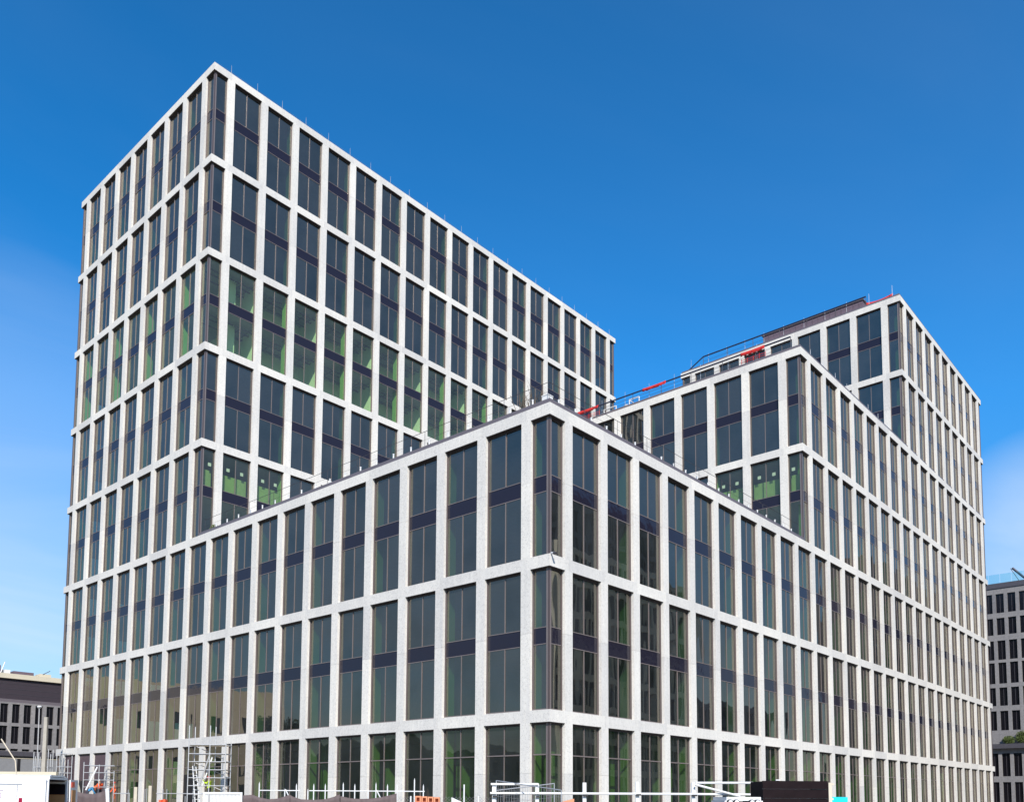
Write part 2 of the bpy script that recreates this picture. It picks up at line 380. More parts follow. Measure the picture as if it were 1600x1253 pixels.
tag(facade(F1, 11, 19, 3, 8, glassf=clearA), 'narrow left front of the tall tower')
tag(facade(F2, 0, 28, 0, 3, own0=False, own1=False), 'long right street front of the low block')
facade(F2, 10, 28, 3, 5, own0=False, own1=False)
facade(F2, 18, 28, 5, 7, own0=False, own1=False)
tag(facade(FA, 0, 18, 3, 8, own0=False, own1=False, glassf=clearA), 'broad courtyard front of the tall tower')
facade(FB, 0, 8, 3, 5, glassf=lambda k, lv: 'clear_glass' if lv == 3 and k < 3 else 'office_glass')
facade(FC, 0, 8, 5, 7)
facade(FE, 0, 8, 0, 7, own1=True)
facade(FAe, 0, 8, 3, 8)
nb = len(wins)
facade(FAn, 0, 18, 0, 8, own0=False, own1=False)
facade(FBn, 0, 8, 3, 5, own0=False, own1=False)
FCn = frame_of(XC, YC, (1, 0, 0), (0, -1, 0)); facade(FCn, 0, 10, 0, 7, own0=False, own1=False)
vis = sorted(wins[:nb], key=lambda a: -a[0])
for a, b in vis[:100]: b()
rest = MB()
for a, b in vis[100:]: b(rest)
for a, b in wins[nb:]: b(rest)
tag(place(rest.build('window'), office), 'all the smaller, farther windows of the complex', kind='stuff')

# corner posts
cpb = []
def post(x, y, sx, sy_, l0, l1):
    for lv in range(l0, l1):
        mb = MB(); x0, x1 = sorted((x+sx*.15, x+sx*.32)); y0, y1 = sorted((y+sy_*.15, y+sy_*.32))
        mb.box(x0, x1, y0, y1, L(lv), L(lv+1)-BH-.03, 'mullion_metal')
        # proud edge strips that give the post its stepped section
        x2, x3 = sorted((x+sx*.14, x+sx*.21)); y2, y3 = sorted((y+sy_*.14, y+sy_*.21))
        mb.box(x2, x3, y2, y3, L(lv)+.002, L(lv+1)-BH-.032, 'bronze_metal')
        place(mb.build('corner_post'), office)
post(0, 0, 1, 1, 0, 3); post(0, YA, 1, 1, 3, 8); post(0, YE, 1, -1, 0, 8); post(XA, YA, -1, 1, 3, 8); post(XB, 0, 1, 1, 3, 5); post(XC, 0, 1, 1, 5, 7)
post(XE, 0, -1, 1, 0, 7); post(XC, YC, 1, -1, 5, 7); post(XB, YC, 1, -1, 3, 5); post(XE, YC, -1, -1, 0, 7)

# floors, roofs
def slab_set(x0, x1, y0, y1, l0, l1):
    mb = MB(); i = .38
    for lv in range(l0, l1+1):
        if lv > 0: mb.box(x0+i, x1-i, y0+i, y1-i, L(lv)-.50, L(lv)-.06, 'slab_concrete')
        if l1 > lv > 0: mb.box(x0+i, x1-i, y0+i, y1-i, L(lv+1)-4.15, L(lv+1)-3.62, 'slab_concrete')
    place(mb.build('floor_slab'), office)
slab_set(0, XA, 0, YE, 0, 3); slab_set(XA+.01, XE, 0, YC, 0, 3)
slab_set(0, XA, YA, YE, 3, 8); slab_set(XB, XE, 0, YC, 3, 5); slab_set(XC, XE, 0, YC, 5, 7)
mb = MB(); mb.box(.4, XA, .4, YE-.4, GZ, GZ+.12, 'slab_concrete'); mb.box(XA+.01, XE-.4, .4, YC-.4, GZ, GZ+.12, 'slab_concrete'); place(mb.build('floor_slab'), office)
# cores behind the office depth
mb = MB()
mb.box(9, XA-8, 9, YE-9, GZ+.12, L(3)-.5, 'interior_wall'); mb.box(XA+2, XE-8, 8.2, YC-8.2, GZ+.12, L(3)-.5, 'interior_wall')
mb.box(7, XA-7, YA+7, YE-7, L(3), L(8)-.5, 'interior_wall'); mb.box(XB+7, XC, 8, YC-8, L(3), L(5)-.5, 'interior_wall'); mb.box(XC+7.5, XE-7.5, 8, YC-8, L(3), L(7)-.5, 'interior_wall')
place(mb.build('service_core'), office)
# green-boarded columns behind every second pier
def column(x0, x1, y0, y1, z0, z1, m_='plasterboard_green'):
    mb = MB(); mb.box(x0, x1, y0, y1, z0, z1, m_); place(mb.build('column'), office)
d0, d1, e0, e1, hw = .5, .95, 1.65, 2.75, .25
for k in range(0, 19, 2):
    y = (k+.5)*W; column(d0, d1, y-hw, y+hw, GZ+.12, L(3)-.5 if k < 11 else L(8)-.5)
    column(e0, e1, y-hw, y+hw, GZ+.12, Z1-.5)
for k in range(2, 28, 2):
    x = (k+.5)*W; top = L(3) if k < 10 else (L(5) if k < 18 else L(7))
    column(x-hw, x+hw, d0, d1, GZ+.12, top-.5); column(x-hw, x+hw, e0, e1, GZ+.12, Z1-.5)
for k in range(2, 18, 2): x = (k+.5)*W; column(x-hw, x+hw, YA+d0, YA+d1, L(3), L(8)-.5)
for k in (2, 4, 6):
    y = (k+.5)*W; column(XB+d0, XB+d1, y-hw, y+hw, L(3), L(5)-.5); column(XC+d0, XC+d1, y-hw, y+hw, L(5), L(7)-.5)
# pale partitions in the two brightly finished storeys of the tower
mb = MB()
for k in range(0, 18):
    for (a, b) in ((L(5)-.05, L(6)-4.15), (L(6)-3.6, L(6)-.5)):
        if k % 2: mb.box((k+.5)*W+.3, (k+.5)*W+.42, YA+1.2, YA+3.6, a, b, 'pale_partition')
        mb.box(k*W+.1+(3.0 if k == 0 else 0), (k+1)*W+.1, YA+3.6, YA+3.72, a, b, 'pale_partition')
        for q in (1.3, 1.9, 2.8): mb.box(k*W+(.9 if k == 0 else .15), (k+1)*W+.05, YA+q, YA+q+.09, b-.3, b-.22, 'coping_metal')
        if k > 0: mb.box(k*W+.6, k*W+.68, YA+1.0, YA+3.5, b-.42, b-.34, 'coping_metal')
for k in range(11, 19):
    for (a, b) in ((L(5)-.05, L(6)-4.15), (L(6)-3.6, L(6)-.5)):
        if k % 2: mb.box(2.1, 3.4, (k+.5)*W+.2, (k+.5)*W+.32, a, b, 'pale_partition')
        mb.box(3.4, 3.52, k*W+.1+(2.9 if k == 11 else 0), (k+1)*W+.1, a, b, 'pale_partition')
place(mb.build('partition'), office)
# green boards standing behind the upper panes, with paper stickers on the glass
mb = MB()
for P, l in ((FA, 4), (FB, 4)):
    zt = L(l)
    for (a, b, cs) in ((.45, 1.19, (.85,)), (1.80, 4.17, (2.38, 3.55)), (4.79, 7.16, (5.4, 6.55))):
        mb.obox(P, a, b, .62, .66, zt-3.42, zt-2.05, 'board_green')
        for c in cs: sk = MB(); sk.obox(P, c-.13, c+.13, .25, .256, zt-1.85, zt-1.60, 'white_paint'); place(sk.build('sticker'), office)
        place(mb.build('green_board'), office); mb = MB()

# roofs and metal copings
def roof(x0, x1, y0, y1, lv, ch=.22, setb=.07):
    mb = MB(); z = L(lv)
    mb.box(x0+DP, x1-DP, y0+DP, y1-DP, z-.055, z-.01, 'roof_gravel'); place(mb.build('roof'), office)
    mb = MB(); s = setb; w = .42
    mb.box(x0+s, x1-s, y0+s, y0+w, z+.001, z+ch, 'coping_metal'); mb.box(x0+s, x1-s, y1-w, y1-s, z+.001, z+ch, 'coping_metal')
    mb.box(x0+s, x0+w, y0+w, y1-w, z+.001, z+ch-.002, 'coping_metal'); mb.box(x1-w, x1-s, y0+w, y1-w, z+.001, z+ch-.002, 'coping_metal')
    place(mb.build('coping'), office)
roof(0, XA, YA, YE, 8, .10, .10); roof(XB, XE, 0, YC, 5); roof(XC, XE, 0, YC, 7, .2)
mb = MB(); z = L(3); mb.box(DP, XA, DP, YE-DP, z-.055, z-.01, 'roof_gravel'); place(mb.build('roof'), office)
mb = MB(); ch = .24
mb.box(.07, XB-.02, .07, .45, z+.001, z+ch, 'coping_metal'); mb.box(.07, .45, .45, YA-.02, z+.001, z+ch-.002, 'coping_metal')
place(mb.build('coping'), office)

# railings -----------------------------------------------------------
def railing(a, b, z, mt='dark_rail', hh=1.0, r=.022, step=W, rails=(1.0,), top=None):
    a, b = Vector(a), Vector(b); mb = MB(); n = max(1, round((b-a).length/step)); up_ = Vector((0, 0, 1))
    for i in range(n+1):
        p = a.lerp(b, i/n); mb.bar((p.x, p.y, z), (p.x, p.y, z+hh), r*.9, mt, 5)
    for q in rails: mb.bar((a.x, a.y, z+hh*q), (b.x, b.y, z+hh*q), r if q == 1.0 else r*.45, mt, 5)
    if top: mb.bar((a.x, a.y, z+hh+top*.6), (b.x, b.y, z+hh+top*.6), top, 'navy_rail', 6)
    return place(mb.build('railing'), office)
zr = L(3)+.24
railing((.30, .30, 0), (.30, YA-.4, 0), zr, hh=.95, r=.014, rails=(1., .5))
railing((.30, .30, 0), (XB-.4, .30, 0), zr, hh=.95, r=.014, rails=(1., .5))
zb_ = L(5)+.22
railing((XB+.35, .9, 0), (XB+.35, YC-.4, 0), zb_, hh=.95, r=.028, rails=(1., .66, .33), top=.06)
zc_ = L(7)+.2
railing((XC+.35, 1.1*W, 0), (XC+.35, YC-.9*W, 0), zc_, hh=1.0, r=.03, rails=(1., .5), top=.075)
mb = MB(); mb.bar((XC+.35, YC-.9*W, zc_+1.05), (XC+.35, YC-.3*W, zc_+.1), .07, 'navy_rail'); place(mb.build('railing'), office)
# short white vent stubs along the podium roof edge
stub_ct = 0
for i in range(1, 22):
    if stub_ct < 60:
        for (x, y) in ((.62, i*W/2+.1), (i*W/2*.92+.1, .62)):
            if y < YA-.6 and x < XB-.5:
                mb = MB(); mb.bar((x, y, L(3)-.01), (x, y, L(3)+.76), .045, 'white_paint', 8); mb.bar((x, y, L(3)+.76), (x, y, L(3)+.80), .06, 'white_paint', 8)
                place(mb.build('vent_stub'), office)
# lightning rods
def rods(fn, n, z, h):
    for i in range(n):
        x, y = fn(i); mb = MB(); mb.bar((x, y, z), (x, y, z+h), .022, 'galvanised', 5, .012); mb.bar((x, y, z), (x, y, z+.12), .07, 'slab_concrete', 6)
        place(mb.build('lightning_rod'), office)
rods(lambda i: (1.6+i*2.33, YA+.30), 23, L(8)+.1, .85)
rods(lambda i: (XC+.55, .85+i*2.2), 11, L(7)+.2, 1.35)
rods(lambda i: (XB+.55, 3.7+i*2.45), 9, L(5)+.22, 1.5)
rods(lambda i: (XB+2.6+i*2.5, .3), 8, L(5)+.22, .7)
mb = MB(); mb.bar((1, YA+.3, L(8)+.38), (XA-1, YA+.3, L(8)+.38), .008, 'galvanised', 4); mb.bar((1, YA+.3, L(8)+.22), (XA-1, YA+.3, L(8)+.22), .008, 'galvanised', 4); place(mb.build('earth_wire'), office)
# plant room on the far block
mb = MB(); x0, x1, y0, y1 = XC+1.6, XE-5, 1.35*W, 4.9*W
mb.box(x0, x1, y0, y1, L(7)-.01, L(7)+1.75, 'mauve_cladding')
for i in range(int((y1-y0)/.6)): mb.box(x0-.03, x0, y0+.3+i*.6, y0+.34+i*.6, L(7)+.05, L(7)+1.7, 'mauve_cladding')
mb.box(x0-.12, x1+.1, y0-.12, y1+.12, L(7)+1.75, L(7)+1.86, 'coping_metal')
place(mb.build('plant_room'), office)
# second low plinth strip on far block
mb = MB(); mb.box(XC+1.2, XC+6, 5.1*W, 7.4*W, L(7)-.01, L(7)+.75, 'mauve_cladding'); place(mb.build('plant_plinth'), office)
# security camera on the near corner
mb = MB(); mb.bar((.1, -.02, L(2)+.02), (.05, -.28, L(2)-.02), .05, 'white_paint', 8); mb.bar((.06, -.2, L(2)), (.04, -.34, L(2)-.06), .065, 'dark_rail', 8); place(mb.build('security_camera'), office)

# ground floor boarding in the last three left openings
mb = MB()
for k in (16, 17, 18):
    u0, u1 = (k-.5)*W+PH+.05, (k+.5)*W-PH-.05
    mb.obox(F1, u0, u1, .15, .16, Z1-BH-2.25, Z1-BH-.12, 'purple_boarding')
    mb.obox(F1, u0, u0+(u1-u0)*.5, .15, .16, GZ+.1, Z1-BH-2.3, 'purple_boarding')
    mb.obox(F1, u0+(u1-u0)*.5, u1, .155, .16, GZ+.1, Z1-BH-2.3, 'black_void')  # black sheet stands in for the shade in the open doorway
place(mb.build('boarding'), office)
k = 11
mb = MB(); mb.obox(F1, (k-.5)*W+PH+.4, (k+.5)*W-PH-.1, .15, .16, GZ+.1, Z1-BH-2.0, 'black_void'); place(mb.build('door_opening'), office)  # flat black sheet painted as the unlit inside of the doorway

#@@PART2@@
# ------------------------------------------------------------------ neighbouring buildings
mat('dark_screen', (0.035, 0.025, 0.032), 0.6); mat('cream_render', (0.55, 0.49, 0.37), 0.9, noise=(.6, .12)); mat('grey_render', (0.20, 0.20, 0.205), 0.9)
mat('dark_window', (0.006, 0.005, 0.007), 0.18, noise=(.3, .1)); mat('ledge_metal', (0.07, 0.065, 0.075), 0.5, .2); mat('foliage', (0.075, 0.105, 0.022), 0.8, noise=(2, .4)); mat('dark_foliage', (0.03, 0.05, 0.018), 0.8, noise=(2, .4))
mat('bark', (0.10, 0.075, 0.05), 0.95); glass('rail_glass', (0.78, 0.94, 0.96), 0.04, 0.1, 0.02); mat('brick_red', (0.30, 0.10, 0.06), 0.9)
mat('fg_concrete', (0.36, 0.33, 0.28), 0.95, noise=(2.5, .2), bump=(20, .5)); mat('shed_wall', (0.28, 0.26, 0.19), 0.9)  # last colour: even dull tone of the shed walls

def block(name, loc, label, fr, ua, ub, depth, rows, ztop, cen0, pitch, ww, stone_m, win_parts=True, group=None, win_m='dark_window', cat='building', rec=.3, side_m=None):
    """plain neighbouring building: stone front with real openings. rows = [(z0,z1)] window rows from top to bottom"""
    t = thing(name, loc, label, cat, group)
    mb = MB(); cs = []; c = cen0
    while c-pitch > ua+ww: c -= pitch
    while c+ww/2 < ub-.2: cs.append(c); c += pitch
    zs = sorted(rows); lo = GZ
    for (a, b) in zs:
        mb.obox(fr, ua, ub, 0, rec+.1, lo, a, stone_m, rnd.gauss(0, .03))
        e = ua
        for c in cs:
            mb.obox(fr, e, c-ww/2, .0, rec+.1, a, b, stone_m, rnd.gauss(0, .05)); e = c+ww/2
        mb.obox(fr, e, ub, 0, rec+.1, a, b, stone_m, rnd.gauss(0, .05)); lo = b
    mb.obox(fr, ua, ub, 0, rec+.1, lo, ztop, stone_m)
    mb.obox(fr, ua, ub, rec+.1, depth, GZ, ztop-.01, side_m or stone_m)  # side_m darkens the end walls so their sunlit faces mirror dim
    place(mb.build('wall'), t)
    w = MB()
    for (a, b) in zs:
        for c in cs:
            m_ = MB() if win_parts else w
            m_.obox(fr, c-ww/2, c+ww/2, rec, rec+.09, a, b, win_m)
            m_.obox(fr, c-.03, c+.03, rec-.04, rec-.002, a, b, 'dark_rail')
            if win_parts: place(m_.build('window'), t)
    if not win_parts: tag(place(w.build('window'), t), kind='stuff')
    return t
# right, behind the far end of the office: grey granite block facing the site
FR = frame_of(140, 0, (0, 1, 0), (1, 0, 0))
gb = block('granite_building', (140, 6, GZ), 'dark grey granite block with black windows behind the right end of the white office', FR, 1.5, 18, 22,
           [(34.6, 38.0), (30.7, 33.7), (26.3, 29.7), (22.1, 25.8), (18.2, 21.4), (13.9, 17.3), (5.9, 9.9), (1.4, 4.9)], 39.0, 8.85, 1.8, 1.25, 'grey_stone')
mb = MB(); mb.obox(FR, 1.4, 18.1, -.15, 22.1, 39.0, 39.9, 'ledge_metal'); place(mb.build('roof_edge'), gb)
mb = MB(); mb.obox(FR, 1.45, 18.05, -.9, -.02, 10.7, 11.5, 'ledge_metal'); place(mb.build('ledge'), gb)
mb = MB()
for i in range(9): mb.obox(FR, 1.6+i*1.8, 3.3+i*1.8, .3, .33, 39.9, 41.6, 'rail_glass')
place(mb.build('glass_rail'), gb)
mb = MB(); mb.bar(FR(7.6, .6, 39.9), FR(8.9, .6, 42.4), .06, 'dark_rail'); mb.bar(FR(8.6, .6, 42.4), FR(6.4, .7, 39.9), .22, 'navy_rail'); place(mb.build('roof_winch'), gb)
def leafball(mb, c, r, n, m_, size=.12, rr=random):
    for i in range(n):
        d = Vector((rr.gauss(0, 1), rr.gauss(0, 1), rr.gauss(0, 1))).normalized()*(rr.random()**.4)
        p = Vector(c)+Vector((d.x*r[0], d.y*r[1], d.z*r[2])); a = Vector((rr.gauss(0, 1), rr.gauss(0, 1), rr.gauss(0, 1))).normalized()*size; b = a.cross(Vector((rr.random(), rr.random(), .3))).normalized()*size*.6
        mb.quad([p-a, p+b, p+a, p-b], m_)
sh = MB()
leafball(sh, FR(10.0, -.45, 12.2), (.35, 1.0, .7), 500, 'foliage', .13); sh.bar(FR(10, -.45, 11.5), FR(10, -.45, 12.4), .04, 'bark')
tag(sh.build('ledge_shrub'), 'yellow-green clipped shrub on the granite ledge, the lower and squarer one', 'shrub', 'shrubs on the granite ledge')
sh = MB(); leafball(sh, FR(7.9, -.45, 12.6), (.4, 1.1, 1.1), 600, 'foliage', .13); sh.bar(FR(7.9, -.45, 11.5), FR(7.9, -.45, 12.6), .04, 'bark')
tag(sh.build('ledge_shrub'), 'taller feathery yellow-green shrub on the granite ledge nearest the photo edge', 'shrub', 'shrubs on the granite ledge')

# left background building
FL = frame_of(0, 120, (1, 0, 0), (0, 1, 0))
lb = block('low_grid_building', (20, 120, GZ), 'low grey grid building with dark roof screen behind the left end of the white office', FL, 2, 34, 25,
           [(12.6, 15.5), (9.4, 12.1), (8.28, 8.62)], 15.75, 16.6, 1.67, 1.1, 'grey_stone')
mb = MB(); mb.obox(FL, 2, 34, .6, 24, 15.75, 16.3, 'coping_metal'); mb.obox(FL, 2.2, 33.8, .9, 23.5, 16.3, 19.5, 'dark_screen')
for z in (17.1, 17.9, 18.7): mb.obox(FL, 2.2, 33.8, .87, .9, z, z+.04, 'ledge_metal')
place(mb.build('roof_screen'), lb)
mb = MB(); mb.obox(FL, 1.8, 34.2, .5, 24.5, 19.5, 20.25, 'cream_render'); place(mb.build('roof_edge'), lb)
mb = MB(); mb.obox(FL, 2, 34, -.6, -.01, 7.5, 8.2, 'ledge_metal'); mb.obox(FL, 2, 34, -.25, -.01, 4.6, 7.1, 'grey_render'); mb.obox(FL, 2, 34, -.3, -.01, 7.12, 7.2, 'cream_render')
mb.obox(FL, 18.7, 19.15, -.3, -.26, 4.4, 7.1, 'black_void'); place(mb.build('ledge'), lb)
mb = MB()
for u, w_, h_, m_ in ((15.6, 1.5, 1.6, 'mauve_cladding'), (17.6, .9, 1.0, 'white_paint'), (19, 3.0, .9, 'mauve_cladding')): mb.obox(FL, u, u+w_, 4, 6, 20.25, 20.25+h_, m_)
mb.obox(FL, 22.6, 24.3, 3, 5, 20.25, 21.0, 'cream_render'); mb.bar(FL(16.9, 3.8, 20.2), FL(17.6, 3.8, 22.4), .08, 'white_paint'); mb.bar(FL(23, 3, 20.9), FL(24.1, 3, 21.6), .06, 'ledge_metal')
place(mb.build('roof_plant'), lb)

# buildings across the two streets: out of frame, seen as reflections in the glazing
FO = frame_of(44, -34, (1, 0, 0), (0, -1, 0))
rows = [(1.3+i*3.65, 4.2+i*3.65) for i in range(8)]
block('street_building', (58, -34, GZ), 'eight-storey pale grid office across the right street, mirrored in the low block glazing', FO, 0, 31, 16, rows, 30.5, 1.2, 1.85, 1.25, 'olive_stone', False, win_m='black_void', side_m='grey_render')
FT = frame_of(56, -44, (1, 0, 0), (0, -1, 0))
block('street_tower', (69, -44, GZ), 'tall dark grid tower behind the right street offices, mirrored above them', FT, 0, 26, 14, [(1.3+i*3.65, 4.2+i*3.65) for i in range(11)], 43, 1.2, 1.85, 1.25, 'grey_stone', False, win_m='black_void', side_m='grey_render')
FO2 = frame_of(150, -36, (1, 0, 0), (0, -1, 0))
rows = [(1.5+i*3.65, 4.1+i*3.65) for i in range(12)]
block('street_building', (250, -36, GZ), 'taller twelve-storey grid office farther down the right street, mirrored in the far bays', FO2, 0, 200, 11, rows, 52, 1.8, 2.6, 1.6, 'grey_stone', False, side_m='ledge_metal')
FD = frame_of(92, -52, (1, 0, 0), (0, -1, 0))
block('dark_office', (118, -52, GZ), 'low dark office set back behind the right street, mirrored in the middle bays', FD, 0, 52, 14, [(1.5+i*3.6, 4.0+i*3.6) for i in range(5)], 19.5, 2, 3.2, 2.4, 'grey_stone', False, win_m='black_void')
FY = frame_of(-58, 112, (1, 0, 0), (0, 1, 0))
rows = [(1.2, 3.8), (5.2, 8.0), (12.6, 15.4)]
block('cream_building', (-34, 112, GZ), 'long low cream rendered hall, mirrored in the left end of the street front', FY, 0, 50, 18, rows, 20.2, 4.0, 6.5, 2.6, 'cream_render', False)
FG = frame_of(-66, 52, (0, 1, 0), (-1, 0, 0))
block('flat_roof_shed', (-66, 60, GZ), 'low dark flat-roofed shed across the left street, mirrored above the first floor sill', FG, 0, 22, 12, [(1.0, 3.2), (4.6, 6.6)], 8.2, 2.5, 3.6, 2.4, 'shed_wall', False)

def tree(x, y, h, r, label, seed):
    rr = random.Random(seed); t = thing('broadleaf_tree', (x, y, GZ), label, 'tree', 'trees across the left street')
    tr = MB(); tr.bar((x, y, GZ), (x+.2, y, h*.55), .28, 'bark', 8, .16); cr_ = MB()
    for i in range(9):
        a = rr.uniform(0, 6.3); q = rr.uniform(.4, .9)*r; p = Vector((x+math.cos(a)*q, y+math.sin(a)*q, h*(.5+.4*rr.random())))
        tr.bar((x+.15, y, h*.4+.1*i), p, .09, 'bark', 5, .03); leafball(cr_, p, (r*.5, r*.5, h*.16), 420, 'dark_foliage', .24, rr)
    place(tr.build('trunk'), t); place(cr_.build('crown'), t)
tree(-38, 78, 12.5, 4, 'dark round tree mirrored in the first floor glass, the nearer one', 1)
tree(-44, 88, 13.0, 4.2, 'dark round tree mirrored in the first floor glass, the farther one', 2)
# wooded ridge on the western horizon (mirrored low in the glass)
v = []; f = []; NS = 80
for j in range(4):
    for i in range(NS):
        y = -500+i*22; hgt = (0, .55, 1.0, .8)[j]*(62+14*math.sin(i*.23)+6*math.sin(i*.9+1)); v.append((-480-j*90-30*math.sin(i*.11), y, GZ-.5+hgt))
for j in range(3):
    for i in range(NS-1): a = j*NS+i; f.append((a, a+1, a+NS+1, a+NS))
me = bpy.data.meshes.new('hills'); me.from_pydata(v, [], f); me.materials.append(MAT['dark_foliage']); o = bpy.data.objects.new('hills', me); COL.objects.link(o); tag(o, kind='structure')

# ------------------------------------------------------------------ things on the roofs
def banner(name, pts, zlow, ztop, label, sag=.05, seed=1):
    """mesh safety banner: a rippled cloth strip along a rail"""
    rr = random.Random(seed); a, b = Vector(pts[0]), Vector(pts[1]); n = 16; v = []; f = []
    for j, z in enumerate((ztop, (ztop*.6+zlow*.4), zlow)):
        for i in range(n+1):
            p = a.lerp(b, i/n); off = rr.uniform(-1, 1)*.05*(j*.8+.2); v.append((p.x-off, p.y, z-sag*math.sin(math.pi*i/n)*.6+(rr.uniform(-.03, .03) if j else 0)))
    for j in range(2):
        for i in range(n): k = j*(n+1)+i; f.append((k, k+1, k+n+2, k+n+1))
    me = bpy.data.meshes.new(name); me.from_pydata(v, [], f); me.materials.append(MAT['red_cloth']); me.polygons.foreach_set('use_smooth', [True]*len(f))
    o = bpy.data.objects.new(name, me); COL.objects.link(o); md = o.modifiers.new('thick', 'SOLIDIFY'); md.thickness = .015
    return tag(o, label, 'banner', 'red safety banners on the roof railings')
xr = XB+.27
banner('safety_banner', ((xr, 2.95, 0), (xr, 4.95, 0)), zb_+.76, zb_+1.06, 'red safety banner on the middle block railing, nearest its front corner', seed=1)
banner('safety_banner', ((xr, 11.7, 0), (xr, 14.0, 0)), zb_+.78, zb_+1.06, 'red safety banner halfway along the middle block railing against open sky', seed=2)
banner('safety_banner', ((xr, 18.6, 0), (xr, 20.9, 0)), zb_+.76, zb_+1.06, 'red safety banner at the left end of the middle block railing, above the low parapet', seed=3)
o = banner('safety_banner', ((XC+.9, .9, 0), (XC+.9, 3.5, 0)), zc_+.25, zc_+.72, 'slumped pinkish red safety banner on top of the far block beside its corner', .3, seed=4)
# red lattice gate under the banners
for i, (ya, yb, ls) in enumerate(((2.95, 4.95, 'red steel barrier under the banner nearest the middle block corner'), (18.6, 20.9, 'red steel barrier at the left end of the middle block roof'))):
    mb = MB()
    for z in (.12, .32, .5): mb.bar((xr+.15, ya, zb_+z), (xr+.15, yb, zb_+z), .022, 'red_paint', 5)
    for j in range(5): y = ya+(yb-ya)*j/4; mb.bar((xr+.15, y, zb_-.1), (xr+.15, y, zb_+.62), .022, 'red_paint', 5)
    tag(mb.build('steel_barrier'), ls, 'barrier', 'red barriers on the middle roof')
# white frames and boxes stored on the middle roof
def wframe(y, w, h, label, brace=False):
    mb = MB(); x = XB+1.0; z = L(5)
    for yy in (y, y+w): mb.bar((x, yy, z), (x, yy, z+h), .05, 'white_paint', 6)
    for zz in (h, h*.55): mb.bar((x, y, z+zz), (x, y+w, z+zz), .05, 'white_paint', 6)
    if brace: mb.bar((x, y, z+.2), (x, y+w, z+h), .04, 'white_paint', 6)
    tag(mb.build('steel_trestle'), label, 'trestle', 'white trestles stored on the middle roof')
wframe(17.2, 1.3, 1.0, 'white steel trestle on the middle roof, just right of the leftmost red banner')
wframe(14.8, 1.0, 1.1, 'white steel trestle with a diagonal brace on the middle roof', True)
wframe(11.3, 2.4, .62, 'long low white steel trestle on the middle roof under the sky banner')
mb = MB(); mb.bar((XB+1.2, 16.2, L(5)), (XB+1.2, 16.2, L(5)+.75), .28, 'white_paint', 12); mb.bar((XB+1.2, 16.2, L(5)+.75), (XB+1.2, 16.2, L(5)+.85), .3, 'white_paint', 12, .15); tag(mb.build('roof_drum'), 'white round drum on the middle roof between the trestles', 'drum')
# planter and bare shrub at the corner of the low roof
mb = MB(); mb.box(.62, 1.0, .62, 1.0, L(3)-.01, L(3)+.78, 'white_paint'); mb.box(.60, 1.02, .60, 1.02, L(3)+.78, L(3)+.82, 'white_paint')
tag(mb.build('planter'), 'white box planter at the front corner of the low roof', 'planter')
rr = random.Random(9); mb = MB()
for i in range(26):
    a = rr.uniform(0, 6.28); q = rr.uniform(.1, .75); b0 = Vector((.85+rr.uniform(-.2, .2), 2.0+rr.uniform(-.5, .5), L(3)-.01)); b1 = b0+Vector((math.cos(a)*q*.5, math.sin(a)*q, rr.uniform(1.0, 1.75))); mb.bar(b0, b1, .022, 'bark', 4, .008)
    for j in range(2):
        m_ = b0.lerp(b1, rr.uniform(.5, .8)); mb.bar(m_, m_+Vector((rr.uniform(-.25, .25), rr.uniform(-.25, .25), rr.uniform(.2, .45))), .008, 'bark', 4, .003)
tag(mb.build('bare_shrub'), 'leafless twiggy shrub standing on the low roof next to the white planter', 'shrub')
mb = MB(); leafball(mb, (.75, YA-.9, L(3)+.35), (.3, .5, .5), 260, 'foliage', .07); mb.bar((.75, YA-.9, L(3)), (.75, YA-.9, L(3)+.4), .03, 'bark'); tag(mb.build('green_shrub'), 'small green shrub on the low roof at the foot of the tall tower corner', 'shrub')

# ------------------------------------------------------------------ foreground of the building site
RH = Vector((sy, -cy, 0)); FH = Vector((cy, sy, 0))
mat('tarp_brown', (0.10, 0.072, 0.07), 0.75, noise=(2, .3)); mat('clay_brick', (0.62, 0.25, 0.13), 0.85, noise=(6, .15)); mat('black_timber', (0.012, 0.007, 0.008), 0.9, spec=0.15, noise=(5, .5))
mat('cream_timber', (0.60, 0.52, 0.40), 0.8); mat('turquoise_plastic', (0.0, 0.52, 0.54), 0.45); mat('van_white', (0.70, 0.70, 0.70), 0.25, noise=(1, .02)); mat('plywood', (0.50, 0.24, 0.09), 0.7, noise=(4, .2))
mat('tail_red', (0.25, 0.004, 0.03), 0.25); mat('black_rubber', (0.02, 0.02, 0.02), 0.7); mat('faint_print', (0.50, 0.42, 0.46), 0.5); mat('orange_paint', (0.85, 0.10, 0.03), 0.5); mat('sand', (0.48, 0.43, 0.34), 1.0, noise=(3, .2), bump=(15, .6))
mat('skin', (0.45, 0.26, 0.18), 0.6); mat('hi_vis_orange', (0.85, 0.12, 0.03), 0.8); mat('hi_vis_yellow', (0.55, 0.75, 0.02), 0.8); mat('work_blue', (0.04, 0.22, 0.42), 0.8); mat('helmet_white', (0.8, 0.8, 0.78), 0.35); mat('work_dark', (0.03, 0.03, 0.045), 0.8); mat('steel_grey', (0.42, 0.41, 0.40), 0.5, .4); mat('headlamp', (0.7, 0.7, 0.72), 0.15)

def pt(px, py, D): return spot(px, py, D)
def gp(px, D):
    p = spot(px, 1200, D); return Vector((p.x, p.y, GZ))
def zz(py, D, px=800): return spot(px, py, D).z

